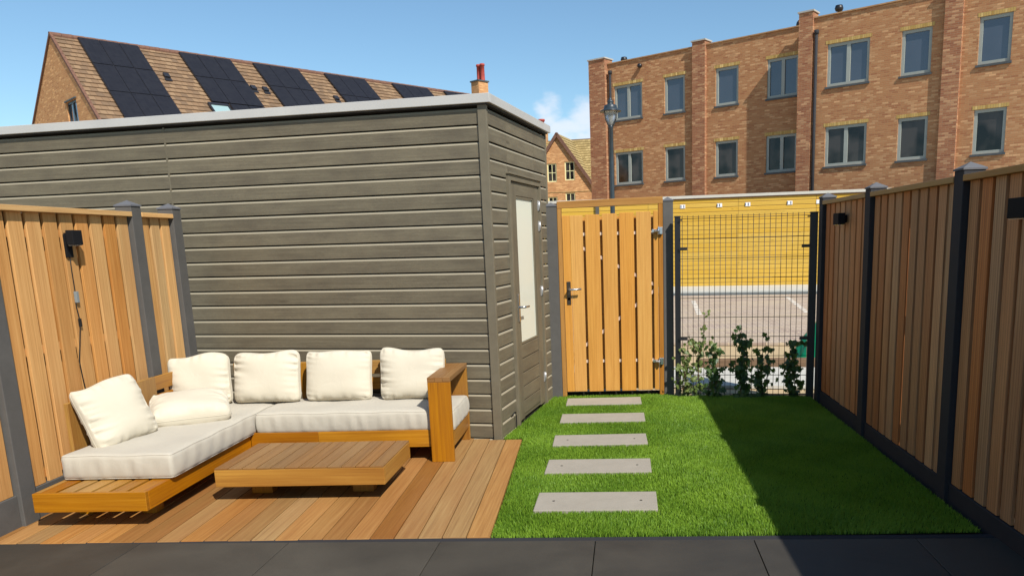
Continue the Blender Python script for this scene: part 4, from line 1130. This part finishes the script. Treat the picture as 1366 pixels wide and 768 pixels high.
b.face([(-14,9,0),(-14,.3,0),(-14,.3,5.2),(-14,9,5.2)]); b.face([(14,.3,0),(14,9,0),(14,9,5.2),(14,.3,5.2)]); b.face([(14,9,0),(-14,9,0),(-14,9,5.2),(14,9,5.2)])
b.build('wall',M['brickgable'],parent=sm)
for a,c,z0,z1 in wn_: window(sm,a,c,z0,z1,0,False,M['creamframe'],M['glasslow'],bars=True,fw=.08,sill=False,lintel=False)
# main roof: ridge parallel to the front, behind the gable
b=MB(); rb=MB()
pm=R(43); yr=4.6; zr2=ZR+.02
tm=(zr2-4.9)/math.sin(pm)
tiled(b,14.2,zr2,0,tm,pm,1,x0=-14.2)
bb=MB(); tiled(bb,14.2,zr2,0,tm,pm,-1,x0=-14.2)
o=b.build('roof',M['tileyellow'],parent=sm); o.location=(0,yr,0); o2=bb.build('roof',M['tileyellow'],parent=sm); o2.location=(0,yr,0)
b=MB()
# gable roof planes (ridge runs front to back)
for s_ in (-1,1):
    n_=int((gw+.15)/math.cos(pg)/.3)+1
    for k in range(n_):
        t0,t1=k*.3,(k+1)*.3; cp,sp=math.cos(pg),math.sin(pg)
        def Q_(t,y,h): return (s_*(t*cp+h*sp),y,ZR-t*sp+h*cp)
        yb_=yr
        f=[Q_(t0,-.12,0),Q_(t1,-.12,.03),Q_(t1,yb_,.03),Q_(t0,yb_,0)]; uv=[(0,t0),(0,t1-.001),(yb_,t1-.001),(yb_,t0)]
        b.face(f if s_>0 else f[::-1],uv if s_>0 else uv[::-1])
b.build('gable_roof',M['tileyellow'],parent=sm)
b=MB()
for s_ in (-1,1):
    Mx=Matrix.Translation((0,0,ZR+.02))@Matrix.Rotation(s_*pg,4,'Y'); L=(gw+.2)/math.cos(pg)
    b.box((0 if s_>0 else -L,-.2,-.16),(L if s_>0 else 0,-.06,.06),0,M=Mx)
b.build('verge_tiles',M['verge'],parent=sm)
b=MB(); b.box((2.0,yr-.0,zr2-.05),(14.2,yr+.12,zr2+.06)); b.box((-14.2,yr,zr2-.05),(2.0,yr+.12,zr2+.06)); b.build('ridge_tiles',M['verge'],parent=sm)
CX0=-2.55; CZ=10.2
ch=MB(); brick_box(ch,CX0-.4,CX0+.4,yr-.4,yr+.4,8.6,CZ); c=ch.build('chimney',M['brickgable'],parent=sm)
b=MB(); b.box((CX0-.45,yr-.45,CZ+.002),(CX0+.45,yr+.45,CZ+.08)); b.build('chimney_cap',M['sill'],parent=c)
for dx in (0,):
    b=MB(); b.ring([(.25,.082),(.23,.14),(.22,.75),(.28,.78),(.28,.92),(0,.94)],loc=(CX0+dx,yr,CZ),seg=12); b.build('chimney_pot',M['redclay'],parent=c)
